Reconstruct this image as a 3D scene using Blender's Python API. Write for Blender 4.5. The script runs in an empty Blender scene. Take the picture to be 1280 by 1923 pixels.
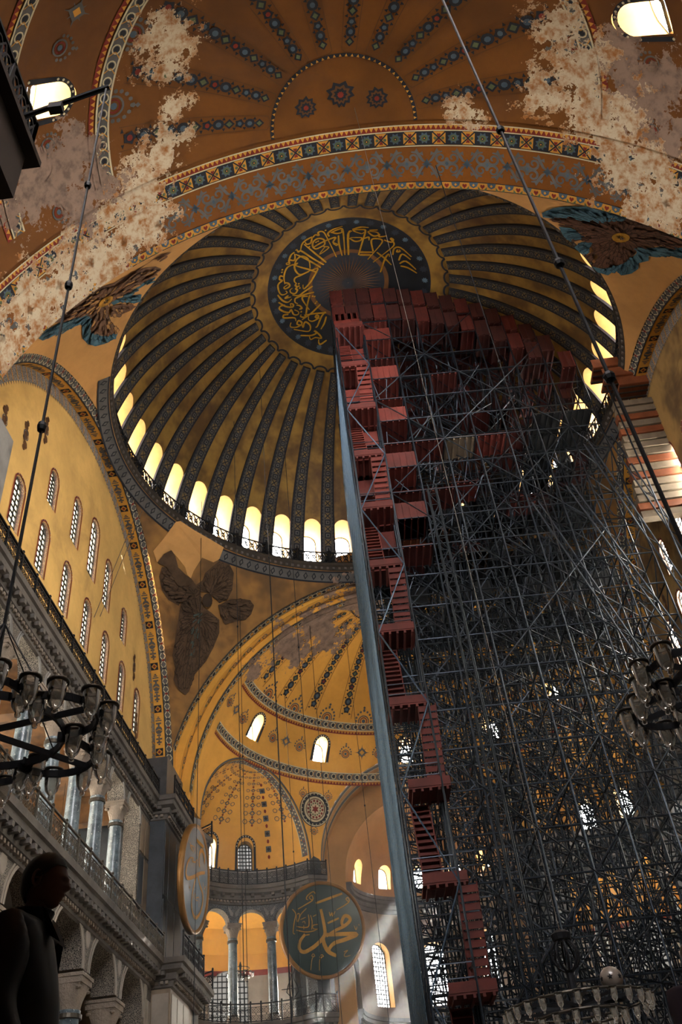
import bpy, bmesh, math, random
import numpy as np
from mathutils import Vector, Matrix
from mathutils.geometry import tessellate_polygon
random.seed(7)
PI = math.pi
R_ = math.radians
sc = bpy.context.scene
col = sc.collection

# ------------------------------------------------------------------ camera, light, exposure
def make_camera():
    P, Y, RO = R_(40.677), R_(0.873), R_(-6.891)
    f = Vector((math.cos(P)*math.cos(Y), math.cos(P)*math.sin(Y), math.sin(P)))
    right = Vector((math.sin(Y), -math.cos(Y), 0)); up = right.cross(f)
    R = right*math.cos(RO)+up*math.sin(RO); U = up*math.cos(RO)-right*math.sin(RO)
    m = Matrix(((R.x, U.x, -f.x, -36.8), (R.y, U.y, -f.y, 1.87), (R.z, U.z, -f.z, 1.5), (0, 0, 0, 1)))
    cd = bpy.data.cameras.new('camera'); cd.sensor_fit = 'VERTICAL'; cd.sensor_height = 36
    cd.lens = 1661.5/1923*36; cd.clip_start = .05; cd.clip_end = 500
    o = bpy.data.objects.new('camera', cd); col.objects.link(o); o.matrix_world = m
    sc.camera = o
make_camera()
w = bpy.data.worlds.new('sky'); sc.world = w; w.use_nodes = True
bg = w.node_tree.nodes['Background']; bg.inputs[0].default_value = (.62, .74, 1, 1); bg.inputs[1].default_value = 3.0
sun = bpy.data.lights.new('sun', 'SUN'); sun.energy = 420; sun.angle = R_(.6); sun.color = (1, .93, .8)
so = bpy.data.objects.new('sun', sun); col.objects.link(so)
SUN_TO = Vector((-math.cos(R_(33))*math.cos(R_(-22)), -math.cos(R_(33))*math.sin(R_(-22)), -math.sin(R_(33))))
so.rotation_euler = SUN_TO.to_track_quat('-Z', 'Y').to_euler(); so.location = (60, -25, 60)
PANE = 34.0          # brightness of daylight in the window panes
sc.view_settings.view_transform = 'Standard'; sc.view_settings.look = 'None'
sc.view_settings.exposure = 0.45; sc.view_settings.gamma = 1; sc.view_settings.use_curve_mapping = False
cy = sc.cycles
cy.use_denoising = True; cy.max_bounces = 5; cy.diffuse_bounces = 4; cy.glossy_bounces = 2; cy.use_adaptive_sampling = True; cy.adaptive_threshold = .12; cy.adaptive_min_samples = 16
cy.transmission_bounces = 2; cy.transparent_max_bounces = 6; cy.sample_clamp_indirect = 6
cy.caustics_reflective = False; cy.caustics_refractive = False; cy.use_light_tree = False

# ------------------------------------------------------------------ node helper
class X:
    """a socket with arithmetic"""
    def __init__(s, nt, v): s.nt = nt; s.v = v
    def _m(s, op, *a):
        n = s.nt.nodes.new('ShaderNodeMath'); n.operation = op
        for i, q in enumerate((s,)+a):
            q = q.v if isinstance(q, X) else q
            if isinstance(q, (int, float)): n.inputs[i].default_value = q
            else: s.nt.links.new(q, n.inputs[i])
        return X(s.nt, n.outputs[0])
    def __add__(s, o): return s._m('ADD', o)
    __radd__ = __add__
    def __sub__(s, o): return s._m('SUBTRACT', o)
    def __rsub__(s, o): return (s*-1)+o
    def __mul__(s, o): return s._m('MULTIPLY', o)
    __rmul__ = __mul__
    def __truediv__(s, o): return s._m('DIVIDE', o)
    def gt(s, o): return s._m('GREATER_THAN', o)
    def lt(s, o): return s._m('LESS_THAN', o)
    def abs(s): return s._m('ABSOLUTE')
    def mod(s, o): return s._m('FLOORED_MODULO', o)
    def max(s, o): return s._m('MAXIMUM', o)
    def min(s, o): return s._m('MINIMUM', o)
    def sin(s): return s._m('SINE')
    def floor(s): return s._m('FLOOR')
    def sqrt(s): return s._m('SQRT')
    def smooth(s, a, b):
        n = s.nt.nodes.new('ShaderNodeMapRange'); n.interpolation_type = 'SMOOTHSTEP'
        s.nt.links.new(s.v, n.inputs[0]); n.inputs[1].default_value = a; n.inputs[2].default_value = b
        return X(s.nt, n.outputs[0])

def lin(h):
    h = h.lstrip('#'); c = [int(h[i:i+2], 16)/255 for i in (0, 2, 4)]
    return tuple(x/12.92 if x <= .04045 else ((x+.055)/1.055)**2.4 for x in c)+(1,)

def noise(nt, scale, detail=4, rough=.55, vec=None, dist=0):
    n = nt.nodes.new('ShaderNodeTexNoise'); n.inputs['Scale'].default_value = scale
    n.inputs['Detail'].default_value = detail; n.inputs['Roughness'].default_value = rough
    n.inputs['Distortion'].default_value = dist
    if vec is None: vec = pos(nt)
    nt.links.new(vec, n.inputs['Vector']); return X(nt, n.outputs[0])
def pos(nt):
    for n in nt.nodes:
        if n.type == 'NEW_GEOMETRY': return n.outputs['Position']
    return nt.nodes.new('ShaderNodeNewGeometry').outputs['Position']
def xyz(nt):
    n = nt.nodes.new('ShaderNodeSeparateXYZ'); nt.links.new(pos(nt), n.inputs[0])
    return [X(nt, o) for o in n.outputs]
def mixc(nt, f, a, b, mode='MIX'):
    n = nt.nodes.new('ShaderNodeMix'); n.data_type = 'RGBA'; n.blend_type = mode
    if isinstance(f, X): nt.links.new(f.v, n.inputs[0])
    else: n.inputs[0].default_value = f
    for i, q in ((6, a), (7, b)):
        if isinstance(q, tuple): n.inputs[i].default_value = q
        else: nt.links.new(q, n.inputs[i])
    return n.outputs[2]

# places where the old plaster has come away: (centre, radius)
WHITE = [((-23.6, 6.6, 37.5), 1.6), ((-22.3, 6.74, 37.8), .9), ((-20.7, 6.82, 38.1), .7), ((-19.3, 6.8, 38.3), .7), ((-19.1, 7.9, 37.8), 1.2),
         ((-18.1, 8.8, 37.3), 1.5), ((-16.4, 9.4, 36.9), 1.9), ((-15.8, 11.3, 35.3), 2.0), ((-15.7, 12.6, 33.9), 2.1), ((-16.2, 13.6, 32.6), 1.8), ((-15.6, 14.4, 30.8), 1.5),
         ((-22.3, -8.4, 36.8), 1.3), ((-20.7, -9.4, 36.6), 1.6), ((-19.4, -9.9, 36.4), 1.7), ((-19.3, -8.2, 37.3), 1.2), ((-18.7, -10.7, 35.8), 1.8),
         ((-17.0, -11.8, 34.9), 2.0), ((-16.0, -12.6, 34.0), 2.1), ((-18.5, -5.2, 39.1), .9)]
BARE = [((-20.1, 11.5, 34.9), 2.3), ((-18.3, 11.3, 35.3), 1.8), ((-19.0, 10.5, 36.0), 1.6), ((-20.2, 12.6, 33.5), 1.6), ((-21.3, -10.7, 35.5), 1.6), ((-19.6, -11.4, 35.1), 1.6), ((-20.7, -11.7, 34.6), 1.5),
        ((-18.6, -12.2, 34.3), 1.3), ((17.5, 2.0, 39.6), 2.6), ((17.9, 5.3, 38.5), 2.3), ((18.2, 7.8, 37.1), 1.9), ((18.2, 10.2, 35.1), 1.3), ((20.4, 7.2, 37.1), 1.2), ((20.6, 4.9, 38.2), 1.7)]
def damage_group(name, spots, nscale):
    g = bpy.data.node_groups.new(name, 'ShaderNodeTree')
    g.interface.new_socket('Fac', in_out='OUTPUT', socket_type='NodeSocketFloat')
    p = pos(g); acc = None
    for c, r in spots:
        d = g.nodes.new('ShaderNodeVectorMath'); d.operation = 'DISTANCE'; g.links.new(p, d.inputs[0]); d.inputs[1].default_value = c
        v = 1-X(g, d.outputs['Value'])/r
        acc = v if acc is None else acc.max(v)
    n = noise(g, nscale, 5, .72)
    n2 = noise(g, nscale*5, 4, .7)
    f = (acc+(n-.5)*4.2+(n2-.5)*1.6).smooth(.2, .26)*acc.gt(-.6)
    o = g.nodes.new('NodeGroupOutput'); g.links.new(f.v, o.inputs[0])
    return g
DMG_W = damage_group('fallen_plaster', WHITE, 1.1)
DMG_B = damage_group('bare_masonry', BARE, .7)

MATS = {}
def mat(name, c, rough=.8, var=.25, scale=.35, metal=0., dmg=False, bump=0., bscale=6., spec=.3, c2=None, fine=.12, stain=0.):
    """painted / plastered / stone surface: base colour with soft mottling, optional fallen plaster and relief"""
    if name in MATS: return MATS[name]
    m = bpy.data.materials.new(name); m.use_nodes = True; nt = m.node_tree
    b = nt.nodes['Principled BSDF']; b.inputs['Roughness'].default_value = rough; b.inputs['Metallic'].default_value = metal
    b.inputs['Specular IOR Level'].default_value = spec
    a = lin(c) if isinstance(c, str) else c
    d = lin(c2) if c2 else tuple(x*(1-var) for x in a[:3])+(1,)
    n1 = noise(nt, scale, 3, .6)
    out = mixc(nt, n1.smooth(.35, .68), a, d)
    if fine:
        n2 = noise(nt, scale*14, 2, .6)
        out = mixc(nt, (n2-.35)*fine*3, out, tuple(x*.45 for x in a[:3])+(1,))
    if stain:
        n3 = noise(nt, .18, 5, .7, dist=.6)
        out = mixc(nt, n3.smooth(.5, .72)*stain, out, lin('4a3020'))
    if dmg:
        for g, cc in ((DMG_B, '8d7464'), (DMG_W, 'c4b296')):
            q = nt.nodes.new('ShaderNodeGroup'); q.node_tree = g
            nz = noise(nt, 2.2, 3, .7)
            cv = mixc(nt, nz.smooth(.4, .7), lin(cc), lin('9a6330') if g is DMG_W else tuple(x*.55 for x in lin(cc)[:3])+(1,))
            out = mixc(nt, X(nt, q.outputs[0]), out, cv)
    nt.links.new(out, b.inputs['Base Color'])
    if bump:
        n4 = noise(nt, bscale, 5, .65)
        bp = nt.nodes.new('ShaderNodeBump'); bp.inputs['Strength'].default_value = bump; bp.inputs['Distance'].default_value = .08
        nt.links.new(n4.v, bp.inputs['Height']); nt.links.new(bp.outputs[0], b.inputs['Normal'])
    MATS[name] = m; return m

def pane_mat(name, c, s, lattice=0, see=.35):
    """old glass with the bright sky behind it"""
    if name in MATS: return MATS[name]
    m = bpy.data.materials.new(name); m.use_nodes = True; nt = m.node_tree; nt.nodes.clear()
    e = nt.nodes.new('ShaderNodeEmission'); e.inputs[0].default_value = c; e.inputs[1].default_value = s
    t = nt.nodes.new('ShaderNodeBsdfTransparent'); mx = nt.nodes.new('ShaderNodeMixShader'); mx.inputs[0].default_value = see
    o = nt.nodes.new('ShaderNodeOutputMaterial')
    nt.links.new(e.outputs[0], mx.inputs[1]); nt.links.new(t.outputs[0], mx.inputs[2]); nt.links.new(mx.outputs[0], o.inputs[0])
    MATS[name] = m; return m

# ------------------------------------------------------------------ mesh helper
class MB:
    def __init__(s): s.v = []; s.f = []; s.m = []
    def add(s, vs, fs, mi=0):
        o = len(s.v); s.v.extend([tuple(q) for q in vs]); s.f.extend([tuple(i+o for i in f) for f in fs]); s.m.extend([mi]*len(fs)); return s
    def box(s, c, d, mi=0, rz=0):
        x, y, z = d[0]/2, d[1]/2, d[2]/2; cs, sn = math.cos(rz), math.sin(rz)
        vs = [(c[0]+a*x*cs-b*y*sn, c[1]+a*x*sn+b*y*cs, c[2]+e*z) for e in (-1, 1) for a, b in ((-1, -1), (1, -1), (1, 1), (-1, 1))]
        return s.add(vs, [(3, 2, 1, 0), (4, 5, 6, 7), (0, 1, 5, 4), (1, 2, 6, 5), (2, 3, 7, 6), (3, 0, 4, 7)], mi)
    def bar(s, p, q, w, h, mi=0, up=(0, 0, 1)):
        p, q = Vector(p), Vector(q); d = (q-p).normalized(); a = d.cross(Vector(up))
        if a.length < 1e-4: a = d.cross(Vector((1, 0, 0)))
        a.normalize(); b = a.cross(d); a *= w/2; b *= h/2
        vs = [e+x*a+y*b for e in (p, q) for x, y in ((-1, -1), (1, -1), (1, 1), (-1, 1))]
        return s.add(vs, [(3, 2, 1, 0), (4, 5, 6, 7), (0, 1, 5, 4), (1, 2, 6, 5), (2, 3, 7, 6), (3, 0, 4, 7)], mi)
    def tube(s, pts, r, n=6, mi=0, cap=True, closed=False):
        pts = [Vector(p) for p in pts]; k = len(pts); rs = r if isinstance(r, (list, tuple)) else [r]*k
        vs = []; a = None
        for i, p in enumerate(pts):
            if closed: d = pts[(i+1) % k]-pts[i-1]
            else: d = pts[min(i+1, k-1)]-pts[max(i-1, 0)]
            d.normalize()
            if a is None:
                a = d.orthogonal().normalized()
            else:
                a = (a-d*a.dot(d)).normalized()
            b = d.cross(a)
            vs += [p+(a*math.cos(2*PI*j/n)+b*math.sin(2*PI*j/n))*rs[i] for j in range(n)]
        fs = []
        for i in range(k if closed else k-1):
            o, q = i*n, ((i+1) % k)*n
            fs += [(o+j, o+(j+1) % n, q+(j+1) % n, q+j) for j in range(n)]
        if cap and not closed: fs += [tuple(range(n-1, -1, -1)), tuple(range((k-1)*n, k*n))]
        return s.add(vs, fs, mi)
    def lathe(s, prof, n=24, c=(0, 0, 0), a0=0, a1=2*PI, mi=0, closed_prof=False):
        full = abs(a1-a0-2*PI) < 1e-6; k = n if full else n+1
        vs = []
        for i in range(k):
            t = a0+(a1-a0)*i/n; ct, st = math.cos(t), math.sin(t)
            vs += [(c[0]+r*ct, c[1]+r*st, c[2]+z) for r, z in prof]
        p = len(prof); fs = []
        for i in range(n):
            o, q = i*p, ((i+1) % k)*p
            fs += [(o+j, q+j, q+(j+1) % p, o+(j+1) % p) for j in range(p if closed_prof else p-1)]
        if closed_prof and not full: fs += [tuple(range(p-1, -1, -1)), tuple(range((k-1)*p, k*p))]
        return s.add(vs, fs, mi)
    def grid(s, fn, us, vs_, mi=0, flip=False):
        vs = [fn(u, v) for u in us for v in vs_]; k = len(vs_); fs = []
        for i in range(len(us)-1):
            for j in range(k-1):
                q = (i*k+j, (i+1)*k+j, (i+1)*k+j+1, i*k+j+1); fs.append(q[::-1] if flip else q)
        return s.add(vs, fs, mi)
    def poly(s, pts, mi=0):
        """any flat outline (concave allowed), already in 3-D"""
        if len(pts) <= 4: return s.add(pts, [tuple(range(len(pts)))], mi)
        tr = tessellate_polygon([[Vector(p) for p in pts]]); return s.add(pts, [tuple(t) for t in tr], mi)
    def mesh(s, name, mats, smooth=False):
        me = bpy.data.meshes.new(name); me.from_pydata(s.v, [], s.f)
        for m in (mats if isinstance(mats, (list, tuple)) else [mats]): me.materials.append(m)
        me.polygons.foreach_set('material_index', np.array(s.m, dtype=np.int32))
        if smooth: me.polygons.foreach_set('use_smooth', np.ones(len(s.f), dtype=bool))
        me.update(); return me
    def build(s, name, mats, parent=None, smooth=False, loc=None, rot=None):
        return link(name, s.mesh(name, mats, smooth), parent, loc, rot)
def link(name, me, parent=None, loc=None, rot=None):
    o = bpy.data.objects.new(name, me); col.objects.link(o)
    if parent is not None: o.parent = parent
    if loc is not None: o.location = loc
    if rot is not None: o.rotation_euler = rot if isinstance(rot, (tuple, list)) else (0, 0, rot)
    return o
def empty(name, loc=(0, 0, 0), rz=0): 
    o = bpy.data.objects.new(name, None); col.objects.link(o); o.location = loc; o.rotation_euler = (0, 0, rz); return o
def tag(o, label=None, cat=None, group=None, kind=None):
    for k, v in (('label', label), ('category', cat), ('group', group), ('kind', kind)):
        if v: o[k] = v
    return o
def struct(o, label=None): return tag(o, label, None, None, 'structure')
def copy_tree(o, parent=None):
    c = o.copy(); col.objects.link(c)
    if parent is not None: c.parent = parent
    for ch in list(o.children): copy_tree(ch, c)
    return c
def recalc(me):
    bm = bmesh.new(); bm.from_mesh(me); bmesh.ops.recalc_face_normals(bm, faces=bm.faces); bm.to_mesh(me); bm.free()
def cut(o, cutter_mb, mi_mats):
    """cut openings through a solid; the cut faces (the reveals) take the cutter's material"""
    cme = cutter_mb.mesh('cutter', mi_mats); weld(cme); weld(o.data)
    c = bpy.data.objects.new('cutter', cme); col.objects.link(c)
    md = o.modifiers.new('b', 'BOOLEAN'); md.operation = 'DIFFERENCE'; md.object = c; md.solver = 'EXACT'; md.material_mode = 'TRANSFER'
    dg = bpy.context.evaluated_depsgraph_get(); me = bpy.data.meshes.new_from_object(o.evaluated_get(dg)); old = o.data
    o.modifiers.clear(); o.data = me; me.name = o.name; bpy.data.objects.remove(c); bpy.data.meshes.remove(cme)
    if old.users == 0: bpy.data.meshes.remove(old)
def smooth_by_angle(o, deg=30):
    me = o.data; me.polygons.foreach_set('use_smooth', np.ones(len(me.polygons), dtype=bool))
    try: me.set_sharp_from_angle(angle=R_(deg))
    except Exception: pass
def arch_outline(w, h, n=10):
    """round-headed opening, origin at the middle of its foot: list of (s, t)"""
    r = w/2; pts = [(-r, 0), (r, 0)]
    return pts+[(r*math.cos(t), h-r+r*math.sin(t)) for t in np.linspace(0, PI, n+1)]
def prism(mb, outline, frame, d0, d1, mi=0):
    """outline (s,t) swept from depth d0 to d1 along frame = (origin, S, T, D)"""
    o, S, T, D = [Vector(q) for q in frame]; k = len(outline)
    vs = [o+S*a+T*b+D*d for d in (d0, d1) for a, b in outline]
    fs = [(i, (i+1) % k, k+(i+1) % k, k+i) for i in range(k)]
    mb.add(vs, fs, mi)
    for base, rev in ((0, True), (k, False)):
        tr = tessellate_polygon([[Vector((a, b, 0)) for a, b in outline]])
        mb.add([vs[base+i] for i in range(k)], [tuple(t) for t in tr], mi)
def weld(me, d=1e-4):
    bm = bmesh.new(); bm.from_mesh(me); bmesh.ops.remove_doubles(bm, verts=bm.verts, dist=d); bmesh.ops.recalc_face_normals(bm, faces=bm.faces); bm.to_mesh(me); bm.free()

# ------------------------------------------------------------------ drawn strokes and outlines
DOME_SCRIPT = [(q, .13) for q in [[[2.44,146.2],[3.59,145.8],[4.83,146.2]],[[2.42,140.4],[3.44,139.3],[4.55,139.9],[4.66,137.8],[4.9,139.0],[4.92,137.7]],[[2.45,133.5],[3.45,134.7],[4.29,134.9],[4.71,134.7]],[[2.46,122.5],[3.04,123.6],[3.78,123.7],[4.28,124.3]],[[4.97,155.2],[5.01,149.8],[4.94,145.2],[4.63,140.1]],[[4.9,154.6],[4.58,150.8],[4.69,147.6],[4.9,148.2]],[[4.89,155.2],[4.99,158.2],[4.8,160.1],[5.05,160.8],[5.06,163.1],[4.83,164.9],[4.07,165.1],[2.42,165.1]],[[3.8,158.3],[3.88,150.2],[4.24,149.8],[4.55,153.4],[4.58,158.2],[4.29,161.6],[3.91,160.6],[3.75,157.9],[3.44,162.1],[3.33,148.3],[3.64,158.7]],[[4.12,150.3],[4.12,157.8],[4.12,167.4],[4.1,172.5],[3.76,168.6],[3.49,172.0],[3.39,170.8],[3.65,168.1]],[[4.36,167.4],[4.66,167.4],[4.88,172.3],[4.98,179.8]],[[4.64,169.6],[4.77,176.4],[4.71,179.6],[3.84,180.0],[2.41,179.2]],[[4.64,170.5],[4.43,174.6],[4.47,178.8],[4.67,178.4]],[[4.23,175.4],[3.44,174.1],[2.39,174.6]],[[4.4,-173.7],[4.17,-176.0],[2.38,-175.3]],[[4.89,136.0],[4.96,132.6],[4.84,127.4],[4.67,124.4],[4.81,123.3],[4.91,124.4],[4.75,125.6]],[[4.84,128.1],[4.52,128.7],[4.56,131.6],[4.81,134.9]],[[4.4,124.6],[4.67,120.9],[4.72,116.0],[4.66,109.9],[4.51,103.5]],[[4.52,105.0],[4.27,103.9],[4.16,100.7],[4.44,98.4],[4.56,100.2],[4.31,102.5]],[[4.28,124.3],[4.37,130.2],[4.24,135.2],[3.84,136.5],[3.45,133.6],[3.09,125.5]],[[4.41,123.8],[4.13,127.3],[4.25,123.6],[3.97,118.0],[3.55,114.6],[3.08,121.1],[2.6,131.0]],[[2.56,129.9],[2.53,119.4],[2.73,102.9],[3.15,94.2],[3.22,100.5]],[[3.07,120.6],[3.53,113.7],[3.86,109.9],[3.86,105.8],[3.69,103.1]],[[3.69,103.1],[3.77,100.7],[3.63,98.6],[3.72,96.3],[3.61,94.2],[3.8,90.6],[4.07,92.7],[4.13,96.0],[3.96,97.9]],[[2.52,96.4],[3.12,90.0],[3.59,86.8],[4.0,89.9]],[[2.48,84.4],[3.07,85.4],[3.67,85.0],[3.88,84.2],[3.95,80.3],[3.81,77.4]],[[4.75,111.2],[4.96,111.9],[4.95,108.7],[4.74,107.2],[4.9,105.4],[5.0,102.4],[4.87,95.6],[4.65,92.8],[4.35,93.8],[4.44,96.3]],[[5.02,94.2],[4.76,87.7],[4.43,83.7],[4.1,85.6]],[[4.28,90.5],[4.55,88.8],[4.12,88.1]],[[5.04,87.1],[4.66,80.6],[4.25,76.7],[4.13,79.1],[4.29,81.1],[4.31,78.1]],[[4.67,82.2],[5.0,82.9],[5.11,80.9],[4.89,76.4],[4.62,73.4],[4.41,74.8],[4.42,68.9],[4.19,66.3],[4.05,68.4],[4.21,72.9]],[[2.83,82.3],[3.28,69.6],[3.89,59.0],[4.13,62.6],[4.01,64.0]],[[2.97,81.2],[3.34,83.2],[3.4,77.5],[3.36,62.4]],[[2.52,58.0],[3.42,57.0],[4.22,58.7]],[[2.77,40.7],[3.22,52.1],[3.89,61.3]],[[2.73,42.6],[3.18,43.3],[3.92,40.8],[4.08,41.9]],[[3.02,37.6],[3.54,35.4],[4.04,35.6]],[[3.55,46.9],[3.28,46.4],[3.28,49.7],[3.46,49.3],[3.36,45.2],[3.81,48.6],[3.9,53.3],[3.73,56.2]],[[4.73,72.0],[5.03,73.9],[5.09,71.4],[4.52,65.6],[4.59,62.0]],[[4.56,55.6],[4.66,59.0],[4.43,60.6],[4.36,56.6],[4.56,55.6],[4.89,57.5],[5.12,61.5],[4.9,64.0]],[[4.47,55.1],[4.55,52.2],[4.34,54.0],[4.14,54.0],[4.15,48.1],[4.44,45.0],[4.67,47.5],[5.08,57.5]],[[5.12,49.2],[4.73,41.0],[4.38,37.7],[4.34,41.2],[4.39,36.1],[4.63,31.1],[4.74,36.6],[5.01,39.6],[4.79,42.6]],[[4.67,25.9],[5.06,29.6],[5.01,31.7],[4.78,33.0]],[[3.9,70.7],[3.72,69.6],[3.75,73.9],[3.94,76.6]],[[4.43,154.5],[4.38,154.7],[4.33,154.9]],[[4.42,156.5],[4.37,156.7],[4.32,157.0]],[[3.56,102.9],[3.52,102.4],[3.47,101.9]],[[3.55,99.8],[3.51,99.2],[3.46,98.7]],[[3.48,96.9],[3.43,96.3],[3.39,95.7]],[[2.69,79.2],[2.66,78.2],[2.63,77.2]],[[2.57,77.1],[2.54,76.1],[2.51,75.0]],[[2.62,67.2],[2.6,66.0],[2.58,64.9]],[[2.76,66.0],[2.74,64.9],[2.72,63.8]],[[5.02,117.9],[4.96,117.7],[4.91,117.4]],[[4.97,115.7],[4.92,115.4],[4.87,115.2]],[[5.04,166.4],[4.99,166.7],[4.94,167.0]],[[4.42,147.1],[4.36,147.3],[4.31,147.4]],[[3.91,67.3],[3.89,66.6],[3.87,65.8]],[[2.38,-174.8],[4.31,-175.4],[4.47,-172.4]],[[2.44,-158.5],[3.82,-160.4],[4.55,-161.2],[4.68,-163.6],[4.55,-171.7],[4.3,-164.0],[4.45,-162.1]],[[4.63,-172.5],[4.86,-166.3],[4.92,-159.9]],[[3.86,-174.4],[3.58,-168.3],[3.7,-162.8],[3.95,-162.8],[3.9,-173.5]],[[3.91,-159.8],[4.11,-156.2],[3.85,-154.3]],[[4.55,-159.2],[4.32,-153.0],[4.54,-149.2],[4.71,-152.0],[4.59,-159.4]],[[4.7,-158.3],[4.92,-152.4]],[[3.13,-142.5],[3.91,-152.2],[4.21,-148.5],[4.25,-143.1],[3.76,-141.2],[2.35,-140.4]],[[4.64,-149.0],[4.43,-147.5],[4.75,-143.0]],[[4.35,-142.1],[4.5,-135.6],[4.76,-136.5],[4.71,-138.8],[4.52,-132.5],[3.97,-130.6],[2.41,-129.7]],[[3.21,-138.0],[3.23,-123.9],[3.33,-111.9]],[[2.4,-105.8],[3.23,-123.9],[3.66,-126.6],[3.57,-123.1]],[[3.84,-123.2],[4.25,-128.6],[4.63,-126.1],[4.86,-113.7]],[[3.95,-114.3],[4.42,-119.4],[4.71,-111.3]],[[3.89,-110.3],[4.37,-110.8],[4.82,-100.5]],[[3.88,-107.3],[4.31,-103.5],[4.83,-96.8]],[[2.69,-158.7],[3.07,-141.7]],[[2.46,-157.1],[2.8,-141.0]],[[4.39,-125.8],[4.22,-124.2],[4.42,-123.0],[4.46,-125.1]]]]
SERAPH_SW = {"dir":[-0.5504,-0.5715,0.6086],"shapes":{"brown":[[-1.86,3.42],[-1.97,2.54],[-1.89,1.9],[-1.36,1.12],[-1.4,0.01],[-1.07,-0.54],[-1.46,-0.91],[-1.47,-1.63],[-1.53,-2.43],[-1.21,-2.9],[-0.91,-3.54],[-0.64,-4.29],[-0.16,-5.12],[0.45,-4.48],[0.61,-3.3],[0.82,-1.8],[1.07,-0.87],[0.96,-0.39],[1.56,0.31],[2.13,1.09],[2.56,2.16],[2.73,3.37],[2.4,3.86],[1.96,3.14],[1.4,2.8],[1.98,3.63],[1.63,3.82],[1.27,2.94],[0.79,2.73],[0.4,2.19],[0.24,2.84],[0.33,3.65],[-0.03,3.34],[0.04,2.45],[-0.56,2.43],[-1.23,2.89]],"blue1":[[-2.55,3.23],[-2.78,2.27],[-2.79,1.54],[-2.6,0.0],[-2.3,-0.94],[-1.86,-1.75],[-1.51,-1.96],[-1.41,-0.9],[-1.45,-0.03],[-1.41,1.07],[-1.94,1.85],[-2.07,2.69],[-2.14,3.53]],"blue2":[[0.96,-0.39],[1.12,-0.83],[0.84,-2.01],[0.67,-3.25],[0.52,-4.28],[1.4,-3.47],[1.67,-2.53],[1.64,-1.66],[1.88,-0.82],[1.82,-0.33],[2.21,-0.06],[2.42,0.72],[2.89,1.07],[3.26,1.77],[3.37,2.39],[3.11,2.61],[2.83,2.49],[3.28,3.35],[2.96,3.85],[2.44,3.89],[2.73,3.37],[2.56,2.16],[2.13,1.09],[1.66,0.38]],"blue3":[[-1.16,3.31],[-0.89,2.7],[-0.02,2.48],[-0.03,3.34],[0.23,3.64],[-0.29,3.7]],"blue4":[[0.69,3.77],[0.36,3.03],[0.44,2.23],[0.96,2.94],[1.31,3.3],[1.32,3.78]],"gold":[[-0.02,-0.61],[0.2,-0.36],[0.37,-0.01],[0.42,0.33],[0.36,0.59],[0.2,0.68],[-0.01,0.6],[-0.22,0.35],[-0.37,0.0],[-0.44,-0.35],[-0.39,-0.61],[-0.23,-0.71]]}}
SERAPH_NW = {"dir":[-0.5587,0.5563,0.6151],"shapes":{"brown":[[-0.42,-3.56],[-0.15,-2.77],[0.36,-2.3],[0.69,-1.69],[1.11,-1.0],[1.12,-0.15],[1.58,0.57],[2.19,1.32],[3.02,1.84],[3.16,2.51],[2.8,2.42],[2.59,1.64],[1.95,1.2],[1.99,2.38],[1.77,3.01],[1.33,2.95],[0.61,2.34],[-0.02,1.47],[-0.4,0.91],[-1.01,1.18],[-1.55,1.56],[-2.23,2.25],[-2.67,3.04],[-3.09,3.21],[-3.09,2.18],[-2.71,1.1],[-2.24,0.43],[-1.36,-0.03],[-0.95,-0.66],[-0.82,-1.81],[-0.72,-2.87]],"blue1":[[-1.11,-4.33],[-0.73,-3.87],[-0.72,-2.87],[-0.78,-1.57],[-1.14,-0.27],[-1.48,0.14],[-2.24,0.43],[-2.76,1.13],[-3.09,2.18],[-3.05,3.18],[-3.42,3.23],[-3.7,2.52],[-3.73,1.85],[-3.4,1.07],[-2.84,0.36],[-1.63,-0.45],[-1.64,-1.4],[-1.68,-2.53],[-1.6,-3.59]],"blue2":[[-0.48,0.93],[-0.11,1.54],[0.61,2.34],[1.29,2.99],[1.02,3.13],[0.26,2.45],[-0.2,2.12],[-0.17,3.05],[-0.74,3.38],[-0.87,2.96],[-0.43,2.04],[-0.72,1.31]],"brown2":[[-0.77,1.18],[-0.75,2.02],[-1.07,3.36],[-1.29,3.09],[-1.68,2.33],[-1.57,1.66]],"gold":[[0.23,0.37],[0.03,0.51],[-0.18,0.51],[-0.34,0.36],[-0.41,0.12],[-0.36,-0.15],[-0.21,-0.39],[-0.01,-0.53],[0.2,-0.53],[0.35,-0.38],[0.41,-0.14],[0.37,0.14]]}}
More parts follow.
